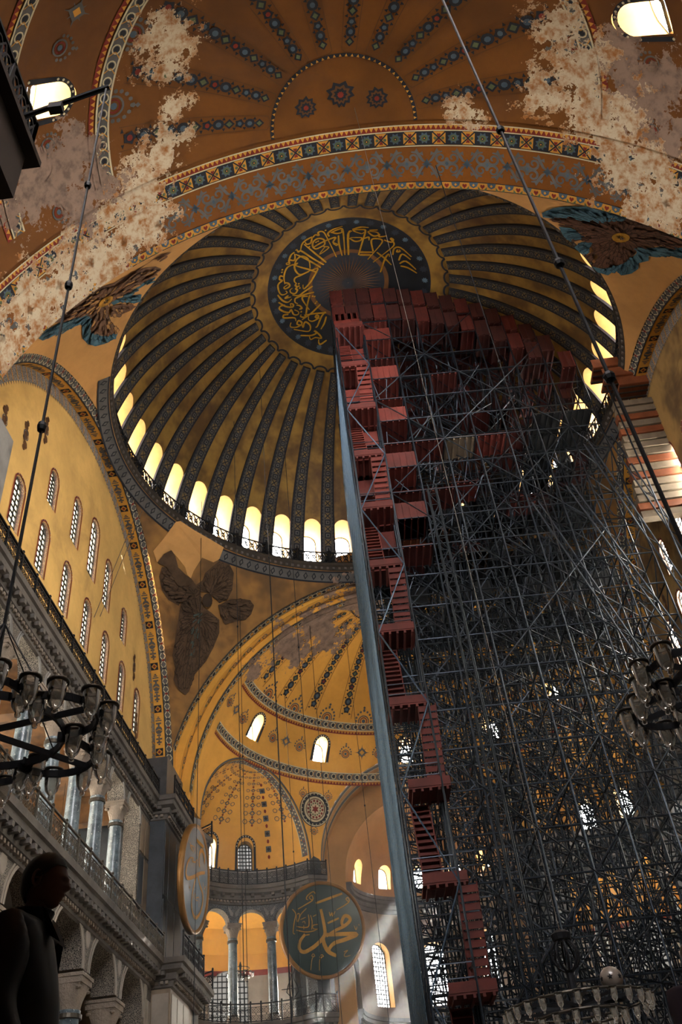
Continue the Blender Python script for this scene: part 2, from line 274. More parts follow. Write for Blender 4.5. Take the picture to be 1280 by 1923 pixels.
SERAPH_NE = {"dir":[0.5576,0.5968,0.577],"shapes":{"brown":[[3.58,0.93],[3.66,1.59],[3.31,1.71],[2.58,1.21],[1.92,0.83],[1.24,1.07],[0.88,1.47],[0.38,1.24],[0.03,0.81],[0.95,0.42],[1.28,-0.1],[1.32,-0.38],[2.22,-0.28],[2.99,0.19]],"brown2":[[0.34,2.36],[-0.29,3.53],[-1.14,3.58],[-1.71,3.14],[-2.1,2.0],[-2.03,1.26],[-1.52,0.8],[-0.59,1.17],[0.14,1.05],[0.7,1.26],[0.32,1.81]],"brown3":[[-1.57,0.68],[-2.23,1.34],[-3.18,1.68],[-3.68,1.79],[-4.11,1.52],[-4.13,0.88],[-3.87,0.36],[-3.1,-0.05],[-2.49,-0.46],[-1.93,-0.02]],"brown4":[[1.25,-0.16],[0.95,0.42],[0.03,0.81],[-0.41,0.14],[-1.16,-0.01],[-1.96,-0.29],[-2.28,-1.15],[-2.2,-2.2],[-1.96,-3.3],[-1.4,-4.42],[-1.3,-5.69],[-1.09,-6.03],[-0.43,-5.8],[0.09,-5.27],[0.17,-4.48],[0.64,-3.69],[0.77,-2.6],[1.01,-1.35]],"blue1":[[0.26,-0.49],[-0.12,-0.3],[-0.92,-0.37],[-0.74,-1.11],[-0.8,-2.1],[-0.78,-3.39],[-0.74,-4.21],[-0.23,-2.62],[0.0,-1.35]],"dark":[[4.17,1.76],[3.95,2.45],[3.52,2.89],[3.05,2.63],[2.48,2.0],[1.71,1.73],[1.19,1.64],[0.88,1.47],[1.24,1.07],[1.92,0.83],[2.58,1.21],[3.31,1.71]],"gold":[[-0.87,0.78],[-0.92,0.54],[-0.85,0.33],[-0.69,0.2],[-0.48,0.2],[-0.27,0.32],[-0.13,0.52],[-0.08,0.76],[-0.15,0.97],[-0.31,1.1],[-0.52,1.11],[-0.73,0.99]]}}
SERAPH_NE['shapes'] = dict([('patch', [(4.83, 2.36), (4.51, 3.31), (4.2, 4.81), (3.88, 5.01), (2.49, 4.8), (1.11, 4.68), (-0.19, 4.53), (-0.26, 3.6), (0.06, 3.26), (1.02, 3.25), (1.21, 2.18), (1.19, 1.64), (1.57, 1.78), (1.94, 2.2), (2.78, 2.59), (3.52, 2.89), (3.95, 2.45), (4.17, 1.76)])]+list(SERAPH_NE['shapes'].items()))

# ------------------------------------------------------------------ materials
mat('gold_plaster', 'e2a444', .75, .18, .25, dmg=True, stain=.2)
mat('west_band_shaded', '7a460e', .75, .25, .3, dmg=True, stain=.3)  # darker western paint, with the dimness of that end put into the colour
mat('orange_plaster_shaded', '6e400d', .75, .35, .3, dmg=True, stain=.4)  # orange western plaster, its shade mixed into the colour as well
mat('tymp_plaster', 'dcb066', .8, .2, .3, stain=.3)
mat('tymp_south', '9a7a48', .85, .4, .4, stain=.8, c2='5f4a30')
mat('pend_plaster', 'cf9a5c', .85, .2, .25, stain=.3)
mat('pend_old', 'a3763f', .9, .45, .3, stain=.8, c2='634a30')
mat('tan', 'b98a55', .85, .2)
mat('cream', 'cdbd9d', .85, .25, .6)
mat('reveal', 'b08a50', .85, .2, .5)
mat('dome_gold', '9a7638', .5, .45, .45, metal=.25, c2='5f4526', stain=.75)
mat('dome_x', '75613a', .7, .3, .8)
mat('dome_rib', '4a453e', .7, .3, .8)
mat('ink', '23242a', .8, .3, 1.2, dmg=True)
mat('blue', '4a5a66', .8, .3, 1.2, dmg=True)
mat('green', '5a6344', .8, .3, 1.2, dmg=True)
mat('red', '7d2a1c', .8, .3, 1.2, dmg=True)
mat('ochre', 'c58a34', .8, .2, 1.2, dmg=True)
mat('ivory', 'c9bb98', .8, .2, 1.2, dmg=True)
mat('slate', '5d5b58', .85, .3, .8, dmg=True)
mat('brownline', '5b3a1c', .8, .2, 1., dmg=True)
mat('wing_blue', '4d7283', .85, .35, 1.5)
mat('wing_blue2', '2f4b59', .85, .35, 1.5)
mat('wing_brown', '654432', .85, .3, 1.5)
mat('wing_brown2', '3c281e', .85, .3, 1.5)
mat('wing_dull', '54402e', .9, .4, 1.)
mat('wing_dull2', '382b20', .9, .4, 1.)
mat('gold_leaf', 'c9962e', .35, .3, 2., metal=.6)
mat('medallion', '17181c', .6, .3, .8)
mat('medallion2', '2a2f38', .6, .3, .8)
mat('marble_grey', '8a8681', .5, .35, .5, spec=.4, c2='5d5a58', fine=.2)
mat('marble_pale', '93877a', .55, .25, .5, spec=.4, fine=.15)
mat('marble_warm', '86745f', .55, .35, .6, c2='6c5a4c')
mat('marble_dark', '3b3f44', .4, .4, .8, spec=.5, c2='24282c', fine=.3)
mat('cornice_stone', '625b55', .75, .35, .8, bump=.4, bscale=3)
mat('cornice_dark', '3d352d', .8, .35, .8, bump=.3, bscale=3)
mat('carved', '8c7e70', .8, .3, 1., bump=.8, bscale=9)
mat('joint', '3a3430', .9)
mat('iron', '17171a', .6, .3, 2., metal=.3)
mat('bronze', '4a443c', .45, .3, 2., metal=.6)
mat('floor_marble', '8f8a82', .35, .3, .5, spec=.5)
mat('dark_wood', '2a1c12', .7)

def verde():
    m = bpy.data.materials.new('verde_marble'); m.use_nodes = True; nt = m.node_tree; b = nt.nodes['Principled BSDF']
    v = nt.nodes.new('ShaderNodeTexVoronoi'); v.inputs['Scale'].default_value = 4.5; nt.links.new(pos(nt), v.inputs['Vector'])
    n = noise(nt, 1.6, 6, .7)
    c = mixc(nt, n.smooth(.35, .65), lin('6d7a80'), lin('3c464c'))
    c = mixc(nt, X(nt, v.outputs['Distance']).lt(.13), c, lin('20262c'))
    c = mixc(nt, noise(nt, 9, 3).gt(.66), c, lin('a9aca8'))
    nt.links.new(c, b.inputs['Base Color']); b.inputs['Roughness'].default_value = .3
    MATS['verde'] = m
verde()
def lace(name, light, dark, scale, thr=.5):
    """inlaid or drilled stone lace: fine pale scrolls on dark ground"""
    m = bpy.data.materials.new(name); m.use_nodes = True; nt = m.node_tree; b = nt.nodes['Principled BSDF']
    w1 = nt.nodes.new('ShaderNodeTexVoronoi'); w1.feature = 'DISTANCE_TO_EDGE'; w1.inputs['Scale'].default_value = scale; nt.links.new(pos(nt), w1.inputs['Vector'])
    w2 = nt.nodes.new('ShaderNodeTexVoronoi'); w2.feature = 'F1'; w2.inputs['Scale'].default_value = scale*1.7; nt.links.new(pos(nt), w2.inputs['Vector'])
    f = (X(nt, w1.outputs[0]).smooth(.05, .14)*(X(nt, w2.outputs[0]).smooth(.25, .34)))
    c = mixc(nt, f, lin(light), lin(dark)); n = noise(nt, .8, 4)
    c = mixc(nt, n.smooth(.4, .7)*.4, c, lin('4a4038'))
    nt.links.new(c, b.inputs['Base Color']); b.inputs['Roughness'].default_value = .75
    bp = nt.nodes.new('ShaderNodeBump'); bp.inputs['Strength'].default_value = .5; bp.inputs['Distance'].default_value = .05
    nt.links.new((f*-1).v, bp.inputs['Height']); nt.links.new(bp.outputs[0], b.inputs['Normal'])
    MATS[name] = m
lace('lace', '82786c', '2e2a26', 13)
lace('lace_dark', '6f7376', '23262c', 10)
lace('jamb_mosaic', 'd8b48a', '6a4a58', 16)
lace('grey_band', '9a9188', '5f5a58', 9)
SKY = (.93, .96, 1, 1)
pane_mat('pane_dome', (1, .98, .95, 1), PANE, see=.05)
pane_mat('pane_side', (1, .93, .78, 1), PANE*1.9, see=.02)
pane_mat('pane_north', (1, .86, .58, 1), 4, see=0)
pane_mat('pane_south', (1, .94, .82, 1), PANE*2.6, see=0)
pane_mat('pane_clear', (1, .98, .95, 1), PANE, see=.6)
pane_mat('pane_lat', (1, .95, .85, 1), PANE*.008, see=.02)
M = MATS

# ------------------------------------------------------------------ painted ornament: flat shapes laid on curved walls
class Paint:
    def __init__(s, fn, cols): s.fn = fn; s.cols = cols; s.mb = MB(); s.ix = {c: i for i, c in enumerate(cols)}
    def p(s, pts, c, L=0): s.mb.poly([s.fn(u, v, L) for u, v in pts], s.ix[c]); return s
    def rect(s, u0, u1, v0, v1, c, L=0, step=.6):
        n = max(1, int(abs(u1-u0)/step)); m = max(1, int(abs(v1-v0)/1.5))
        s.mb.grid(lambda u, v: s.fn(u, v, L), np.linspace(u0, u1, n+1), np.linspace(v0, v1, m+1), s.ix[c], True); return s
    def disc(s, u, v, r, c, L=0, n=12, ry=None, a=0):
        ry = ry or r; return s.p([(u+r*math.cos(2*PI*i/n+a), v+ry*math.sin(2*PI*i/n+a)) for i in range(n)], c, L)
    def diamond(s, u, v, a, b, c, L=0): return s.p([(u-a, v), (u, v-b), (u+a, v), (u, v+b)], c, L)
    def stroke(s, pts, w, c, L=0):
        k = len(pts); ws = w if isinstance(w, (list, tuple)) else [w]*k; l, r = [], []
        for i in range(k):
            a, b = pts[max(i-1, 0)], pts[min(i+1, k-1)]; dx, dy = b[0]-a[0], b[1]-a[1]; d = math.hypot(dx, dy) or 1
            nx, ny = -dy/d*ws[i]/2, dx/d*ws[i]/2
            l.append(s.fn(pts[i][0]+nx, pts[i][1]+ny, L)); r.append(s.fn(pts[i][0]-nx, pts[i][1]-ny, L))
        s.mb.add(l+r, [(i, i+1, k+i+1, k+i) for i in range(k-1)], s.ix[c]); return s
    def ring(s, u, v, r, w, c, L=0, n=24): return s.stroke([(u+r*math.cos(2*PI*i/n), v+r*math.sin(2*PI*i/n)) for i in range(n+1)], w, c, L)
    def spiral(s, u, v, r0, r1, t0, t1, w0, w1, c, L=0, n=16):
        ts = np.linspace(0, 1, n); return s.stroke([(u+(r0+(r1-r0)*t)*math.cos(t0+(t1-t0)*t), v+(r0+(r1-r0)*t)*math.sin(t0+(t1-t0)*t)) for t in ts], [w0+(w1-w0)*t for t in ts], c, L)
    def heart(s, u, v, a, c, L=0, f=1):
        return s.p([(u, v-a*f), (u+a*.8, v), (u+a*.75, v+a*.55*f), (u+a*.35, v+a*.75*f), (u, v+a*.4*f), (u-a*.35, v+a*.75*f), (u-a*.75, v+a*.55*f), (u-a*.8, v)], c, L)
    def zig(s, u0, u1, v, a, pitch, c, L=0, w=.05):
        n = int((u1-u0)/pitch); return s.stroke([(u0+i*pitch/2, v+(a if i % 2 else -a)) for i in range(2*n+1)], w, c, L)
    def build(s, name, parent=None, **k): return s.mb.build(name, [M[c] for c in s.cols], parent, **k)
    def mesh(s, name): return s.mb.mesh(name, [M[c] for c in s.cols])
LAY = .012
def map_arch_x(c, r, x0, sx=1):
    """soffit of an arch whose axis runs along x: u = metres along the curve from the crown (towards +y), v = metres along x"""
    return lambda u, v, L=0: (x0+sx*v, c[0]+(r-.02-LAY*L)*math.sin(u/r), c[1]+(r-.02-LAY*L)*math.cos(u/r))
def map_arch_y(c, r, y0, sy=1):
    return lambda u, v, L=0: (c[0]+(r-.02-LAY*L)*math.sin(u/r), y0+sy*v, c[1]+(r-.02-LAY*L)*math.cos(u/r))
def map_face_x(c, x0, nx):
    """flat ring face at x0 : u along the curve at radius v"""
    return lambda u, v, L=0, c=c: (x0+nx*(.02+LAY*L), c[0]+v*math.sin(u), c[1]+v*math.cos(u))
def map_meridian(c, R, az, d=1):
    """u = metres down from the pole along a meridian, v = metres across"""
    def fn(u, v, L=0):
        r = R-.02-LAY*L; p = u/R; a = az+v/(R*max(math.sin(p), .02)); return (c[0]+r*math.sin(p)*math.cos(a), c[1]+r*math.sin(p)*math.sin(a), c[2]+r*math.cos(p))
    return fn
def map_ringband(c, R, z):
    """on a sphere near height z: u = metres along the parallel, v = metres up the surface"""
    e0 = math.asin((z-c[2])/R); rr = R*math.cos(e0)
    def fn(u, v, L=0):
        r = R-.02-LAY*L; e = e0+v/R; a = u/rr; return (c[0]+r*math.cos(e)*math.cos(a), c[1]+r*math.cos(e)*math.sin(a), c[2]+r*math.sin(e))
    return fn, rr

# ------------------------------------------------------------------ windows
WN = [0]
WMESH = {}
def window(kind, w, h, loc, az, pane='pane_dome', bars=(0, 0), frame='slate', depth=0., label=None):
    """round-headed window: local x across, z up, y outwards; pane set back in the opening"""
    WN[0] += 1; key = (kind, w, h, pane, bars)
    if key not in WMESH:
        f = MB(); ol = arch_outline(w, h, 12); t = .07
        k = len(ol); inner = [((a*(w/2-t)/(w/2)), t+(b)*(h-2*t)/h) for a, b in ol]
        vs = [(a, y, b) for y in (-.06, .06) for a, b in ol]+[(a, y, b) for y in (-.06, .06) for a, b in inner]
        for i in range(k):
            j = (i+1) % k; f.add([vs[i], vs[j], vs[2*k+j], vs[2*k+i]], [(0, 1, 2, 3)]); f.add([vs[2*k+i], vs[2*k+j], vs[3*k+j], vs[3*k+i]], [(0, 1, 2, 3)])
        fm = f.mesh('window_frame', M[frame])
        pm = MB().poly([(a, 0, b) for a, b in inner]).mesh('pane', M[pane])
        lm = None
        if bars[0]:
            l = MB()
            for i in range(1, bars[0]): x = -w/2+w*i/bars[0]; l.box((x, -.02, h/2), (.07, .06, h-w*.12))
            for i in range(1, bars[1]): z = h*i/bars[1]; l.box((0, -.02, z), (w-.05, .06, .07))
            lm = l.mesh('glazing_bars', M['iron'])
        WMESH[key] = (fm, pm, lm)
    fm, pm, lm = WMESH[key]
    o = struct(link('window_%d' % WN[0], fm, None, loc, az-PI/2), label)
    link('pane', pm, o)
    if lm: link('glazing_bars', lm, o)
    return o
def cutter_arch(mb, w, h, loc, az, d0, d1, mi=0):
    D = Vector((math.cos(az), math.sin(az), 0)); prism(mb, arch_outline(w, h, 14), (loc, (-D.y, D.x, 0), (0, 0, 1), D), d0, d1, mi)

def shell(c, R, th, a0, a1, e0, e1, na, ne):
    """thick piece of a sphere as a closed solid"""
    mb = MB(); full = abs(a1-a0-2*PI) < 1e-6
    az = np.linspace(a0, a1, na+1); el = np.linspace(e0, e1, ne+1)
    f = lambda r: (lambda a, e: (c[0]+r*math.cos(e)*math.cos(a), c[1]+r*math.cos(e)*math.sin(a), c[2]+r*math.sin(e)))
    mb.grid(f(R), az, el, 0); mb.grid(f(R+th), az, el, 0)
    mb.grid(lambda a, r: f(r)(a, e0), az, [R, R+th], 0)
    if abs(e1-PI/2) > 1e-4: mb.grid(lambda a, r: f(r)(a, e1), az, [R, R+th], 0)
    if not full:
        for a in (a0, a1): mb.grid(lambda e, r: f(r)(a, e), el, [R, R+th], 0)
    return mb

# ------------------------------------------------------------------ the great dome
DC, DR = (0, 0, 38.1), 16.05
def dome():
    e0 = math.asin((40.75-38.1)/DR)
    o = shell(DC, DR, 2.2, 0, 2*PI, e0, PI/2, 160, 28).build('ceiling_dome', M['dome_gold'])
    struct(o, 'great ribbed dome with forty windows and a gold calligraphy medallion')
    cb = MB(); ph = R_(1.35)
    for k in range(40): 
        a = ph+R_(9)*k; cutter_arch(cb, 1.36, 3.35, (15.6*math.cos(a), 15.6*math.sin(a), 41.35), a, -2.5, 5)
    cut(o, cb, [M['reveal']]); smooth_by_angle(o, 25)
    for k in range(40):
        a = ph+R_(9)*k; window('dome', 1.36, 3.35, (16.8*math.cos(a), 16.8*math.sin(a), 41.35), a)
    # raised painted ribs
    R2 = DR-.14; u0, u1 = DR*math.asin(6.9/DR), DR*(PI/2-e0)-.15
    P = Paint(lambda u, v, L=0: (map_meridian(DC, R2, 0)(u, v, L)), ['dome_rib', 'ink', 'dome_x', 'slate', 'tan'])
    hw = lambda u: .3+.3*(u-u0)/(u1-u0)
    us = np.linspace(u0, u1, 34); mb = P.mb
    for s in (-1, 1):
        mb.add([map_meridian(DC, DR+.02, 0)(u, s*hw(u)) for u in us]+[map_meridian(DC, R2, 0)(u, s*hw(u)) for u in us], [(i, i+1, len(us)+i+1, len(us)+i) for i in range(len(us)-1)], 1)
    mb.add([map_meridian(DC, R2, 0)(u, s*hw(u)) for s in (-1, 1) for u in us], [(i, i+1, len(us)+i+1, len(us)+i) for i in range(len(us)-1)], 0)
    mb.add([map_meridian(DC, DR+.02, 0)(u0, s*hw(u0)) for s in (-1, 1)]+[map_meridian(DC, R2, 0)(u0, s*hw(u0)) for s in (1, -1)], [(0, 1, 2, 3)], 1)
    for s in (-1, 1):
        P.stroke([(u, s*(hw(u)-.055)) for u in us], .11, 'ink', 1)
        n = int((u1-u0)/.26)
        for i in range(n):
            u = u0+(i+.5)*(u1-u0)/n; P.p([(u-.09, s*(hw(u)-.12)), (u+.09, s*(hw(u)-.12)), (u, s*(hw(u)-.2))], 'ink', 1)
    u = u0+.3; i = 0
    while u < u1-.3:
        h = hw(u)*.42
        if i % 2 == 0:
            P.rect(u-h, u+h, -h, h, 'ink', 2); P.rect(u-h*.62, u+h*.62, -h*.62, h*.62, 'slate', 3); P.rect(u-h*.3, u+h*.3, -h*.3, h*.3, 'ink', 4)
        else:
            P.rect(u-h, u+h, -h, h, 'dome_x', 2); P.stroke([(u-h, -h), (u+h, h)], .07, 'ink', 3); P.stroke([(u-h, h), (u+h, -h)], .07, 'ink', 4)
        u += h*2.35; i += 1
    rm = P.mesh('rib')
    for k in range(40): link('rib', rm, o, None, R_(5.85+9*k))
    # gold ring, scalloped, and the dark medallion
    G = Paint(lambda r, a, L=0: map_meridian(DC, DR, 0)(DR*math.asin(r/DR), 0, L) if 0 else (lambda p: ((DR-.03-LAY*L)*math.sin(p)*math.cos(a), (DR-.03-LAY*L)*math.sin(p)*math.sin(a), DC[2]+(DR-.03-LAY*L)*math.cos(p)))(math.asin(r/DR)),
              ['tan', 'medallion', 'medallion2', 'gold_leaf', 'blue', 'brownline', 'ink', 'dome_gold'])
    AZ = np.linspace(0, 2*PI, 121)
    def ringband(r0, r1, c, L): G.mb.grid(lambda r, a: G.fn(r, a, L), np.linspace(r0, r1, max(2, int((r1-r0)/.6)+1)), AZ, G.ix[c])
    ringband(5.6, 6.75, 'dome_gold', 0)
    ringband(2.55, 5.66, 'medallion', 1); ringband(.02, 2.62, 'ink', 1); ringband(2.55, 2.85, 'brownline', 2)
    for k in range(40):
        a = R_(5.85+9*k); pts = [(6.9+.32*math.cos(t), a+.32*math.sin(t)/6.9*1.6) for t in np.linspace(PI/2, 1.5*PI, 9)]
        G.stroke(pts, .16 if 0 else [.02]*9, 'ink', 2)
        G.mb.add([G.fn(6.9-.05-.33*math.sin(t), a+.078*math.cos(t), 2) for t in np.linspace(0, PI, 9)]+[G.fn(6.9-.05-.2*math.sin(t), a+.058*math.cos(t), 2) for t in np.linspace(0, PI, 9)], [(i, i+1, 10+i, 9+i) for i in range(8)], G.ix['ink'])
    for k in range(36):
        a = 2*PI*k/36; c = 'blue' if k % 2 else 'medallion2'
        q = .23 if k % 2 else .3
        G.p([(5.3+q*math.cos(t)*(1 if i % 2 else .6), a+q*math.sin(t)/5.3*(1 if i % 2 else .6)) for i, t in enumerate(np.linspace(0, 2*PI, 17)[:-1])], c, 2)
    for k in range(48):
        a = 2*PI*k/48; G.p([(.35, a), (1.3, a-.028), (2.35, a), (1.3, a+.028)], 'brownline', 3)
    G.mb.add([G.fn(r, a, 2) for a in AZ for r in (5.6, 5.7)], [(2*i, 2*i+2, 2*i+3, 2*i+1) for i in range(120)], G.ix['ink'])
    # gold script: strokes in (radius, degrees from east)
    for pts, wd in DOME_SCRIPT:
        G.stroke([(r, R_(a)) for r, a in pts], 1, 'gold_leaf', 4) if 0 else polar_stroke(G, pts, wd, 'gold_leaf', 4)
    tag(G.build('medallion', o), 'dark round medallion with gold script at the crown')
    return o
def polar_stroke(G, pts, w, c, L):
    k = len(pts); xy = [(r*math.cos(R_(a)), r*math.sin(R_(a))) for r, a in pts]; l, rr = [], []
    # Catmull-Rom smoothing
    out = []
    for i in range(k-1):
        p0, p1, p2, p3 = xy[max(i-1, 0)], xy[i], xy[i+1], xy[min(i+2, k-1)]
        for t in np.linspace(0, 1, 5)[:-1]:
            out.append(tuple(.5*((2*p1[j])+(-p0[j]+p2[j])*t+(2*p0[j]-5*p1[j]+4*p2[j]-p3[j])*t*t+(-p0[j]+3*p1[j]-3*p2[j]+p3[j])*t**3) for j in (0, 1)))
    out.append(xy[-1]); k = len(out)
    for i in range(k):
        a, b = out[max(i-1, 0)], out[min(i+1, k-1)]; dx, dy = b[0]-a[0], b[1]-a[1]; d = math.hypot(dx, dy) or 1
        q = w*(.55+.45*math.sin(PI*min(1, .15+i/k)))/2; nx, ny = -dy/d*q, dx/d*q
        for lst, sg in ((l, 1), (rr, -1)):
            x, y = out[i][0]+nx*sg, out[i][1]+ny*sg; lst.append(G.fn(math.hypot(x, y), math.atan2(y, x), L))
    G.mb.add(l+rr, [(i, i+1, k+i+1, k+i) for i in range(k-1)], G.ix[c])

def dome_cornice():
    prof = [(15.9, 40.9), (15.05, 40.9), (15.0, 40.85), (15.0, 40.66), (15.1, 40.55), (15.18, 40.34), (15.3, 40.3), (16.0, 40.3)]
    o = MB().lathe(prof, 120, (0, 0, 0), R_(-165.5), R_(165.5)).build('trim_dome_ring', M['cornice_dark'], None, False)
    struct(o, 'stone ring cornice with walkway at the foot of the dome')
    zc = 39.95
    P = Paint(lambda u, v, L=0: ((math.sqrt(22.15**2-(zc+v-24.2)**2)-.03-LAY*L)*math.cos(u/15.4), (math.sqrt(22.15**2-(zc+v-24.2)**2)-.03-LAY*L)*math.sin(u/15.4), zc+v), ['slate', 'ink', 'red', 'ivory'])
    U0, U1 = R_(-80)*15.4, R_(112)*15.4
    P.mb.grid(lambda u, v: P.fn(u, v, 0), np.linspace(U0, U1, 81), [-.28, 0, .28], 0)
    n = 84
    for i in range(n):
        u = U0+(U1-U0)*(i+.5)/n; P.diamond(u, 0, .17, .2, 'ink', 1); P.diamond(u, 0, .09, .11, 'slate', 2)
    for v in (-.26, .26): P.mb.grid(lambda u, q: P.fn(u, q, 1), np.linspace(U0, U1, 81), [v-.04, v+.04], 1)
    P.build('painted_band', o)
    # dentils under the lip
    d = MB()
    for i in range(200):
        a = R_(-165)+R_(330)*i/199; d.box((15.15*math.cos(a), 15.15*math.sin(a), 40.46), (.16, .16, .16), 0, a)
    tag(d.build('dentils', M['cornice_stone'], o), None, None, None, 'stuff')
    # railing sections of nine degrees
    r = 15.2
    def sec():
        at = lambda a, z: (r*math.cos(R_(a)), r*math.sin(R_(a)), z)
        post = MB(); post.tube([at(0, 40.9), at(0, 42.05)], .09, 6); post.tube([at(0, 42.05), at(0, 42.3)], [.13, .01], 6)
        rails = [MB().tube([at(a, z) for a in np.linspace(0, 9, 5)], .06, 5).mesh('rail', M['iron']) for z in (41.02, 41.95)]
        lat = MB(); m = 5
        for i in range(m):
            a0, a1 = 9*i/m, 9*(i+1)/m
            lat.tube([at(a0, 41.02), at(a1, 41.95)], .04, 4); lat.tube([at(a0, 41.95), at(a1, 41.02)], .04, 4)
            lat.tube([at((a0+a1)/2+.55*math.cos(t), 41.48+.17*math.sin(t)) for t in np.linspace(0, 2*PI, 9)[:-1]], .04, 4, closed=True)
        return post.mesh('post', M['iron']), rails[0], rails[1], lat.mesh('lattice', M['iron'])
    ms = sec()
    t = empty('ring_railing', (0, 0, 0)); tag(t, 'black iron lattice railing running around the foot of the dome', 'railing')
    for k in range(40):
        if 160 < (5.85+9*k) % 360 < 195: continue
        for nme, me in zip(('post', 'rail', 'rail', 'lattice'), ms): link(nme, me, t, None, R_(5.85+9*k))

# ------------------------------------------------------------------ wall helpers
def holed_wall(name, outer, holes, frame, thick, mats, parent=None, hole_mi=1):
    """flat wall with openings; frame = (origin, S, T, D): D points away from the nave"""
    o, S, T, D = [Vector(q) for q in frame]; mb = MB()
    at = lambda p, d: o+S*p[0]+T*p[1]+D*d
    loops = [outer]+holes; flat = [p for l in loops for p in l]
    tr = tessellate_polygon([[Vector((a, b, 0)) for a, b in l] for l in loops])
    for d in (0, thick): mb.add([at(p, d) for p in flat], [tuple(t) for t in tr], 0)
    for li, l in enumerate(loops):
        k = len(l); mb.add([at(p, d) for d in (0, thick) for p in l], [(i, (i+1) % k, k+(i+1) % k, k+i) for i in range(k)], 0 if li == 0 else hole_mi)
    ob = mb.build(name, mats, parent); weld(ob.data); return ob
def sweep(mb, path, prof, z=0, mi=0, side=1):
    """profile (out, up) carried along a plan path with mitred corners; out points to the right of travel when side=1"""
    n = len(path); P = [Vector((p[0], p[1])) for p in path]; offs = []
    for i in range(n):
        d0 = (P[i]-P[i-1]).normalized() if i else (P[1]-P[0]).normalized()
        d1 = (P[i+1]-P[i]).normalized() if i < n-1 else d0
        n0 = Vector((d0.y, -d0.x))*side; n1 = Vector((d1.y, -d1.x))*side; m = n0+n1
        m = m/max(.35, m.dot(n1)) if m.length > 1e-6 else n1
        offs.append(m)
    k = len(prof); vs = [(P[i].x+offs[i].x*a, P[i].y+offs[i].y*a, z+b) for i in range(n) for a, b in prof]
    fs = [(i*k+j, i*k+(j+1) % k, (i+1)*k+(j+1) % k, (i+1)*k+j) for i in range(n-1) for j in range(k)]
    fs += [tuple(range(k)), tuple(range((n-1)*k, n*k))[::-1]]
    return mb.add(vs, fs, mi)
def along(path, step, end=True):
    """points (x, y, dx, dy) every step metres along a plan path, segment by segment"""
    out = []
    for a, b in zip(path[:-1], path[1:]):
        a, b = Vector(a), Vector(b); L = (b-a).length
        if L < .05: continue
        n = max(1, round(L/step)); d = (b-a)/L
        for i in range(n): p = a+(b-a)*(i+.5)/n; out.append((p.x, p.y, d.x, d.y))
    return out
def offset_path(path, d, side=1):
    mb = MB(); sweep(mb, path, [(d, 0), (d+1, 0), (d, 1)], 0, 0, side); return [(mb.v[i*3][0], mb.v[i*3][1]) for i in range(len(path))]
def arc(c, r, a0, a1, n): return [(c[0]+r*math.cos(R_(a)), c[1]+r*math.sin(R_(a))) for a in np.linspace(a0, a1, n+1)]

FZ = 1.3                                   # floor level
ZC1, ZC2 = 14.8, 23.75                     # top of gallery cornice, top of upper cornice
PC, PR = (0, 0, 24.2), 22.15               # sphere of the pendentives
XW, XE, YN = -14.8, 15.45, 15.35
EC, ER = (17.6, 0, 25.0), 14.4             # eastern semidome
WC, WR = (-18.1, 0, 24.0), 15.9            # western semidome
CM, CR_, CAZ = (24.4, 11.3), 5.8, 59       # north-east exedra
AC, AR = (33.0, 0), 6.0                    # apse

# ------------------------------------------------------------------ floor
def floor():
    o = MB().box((0, 0, FZ-.25), (86, 66, .5)).build('floor', M['floor_marble']); struct(o, 'grey marble floor of the nave')
floor()
dome(); dome_cornice()

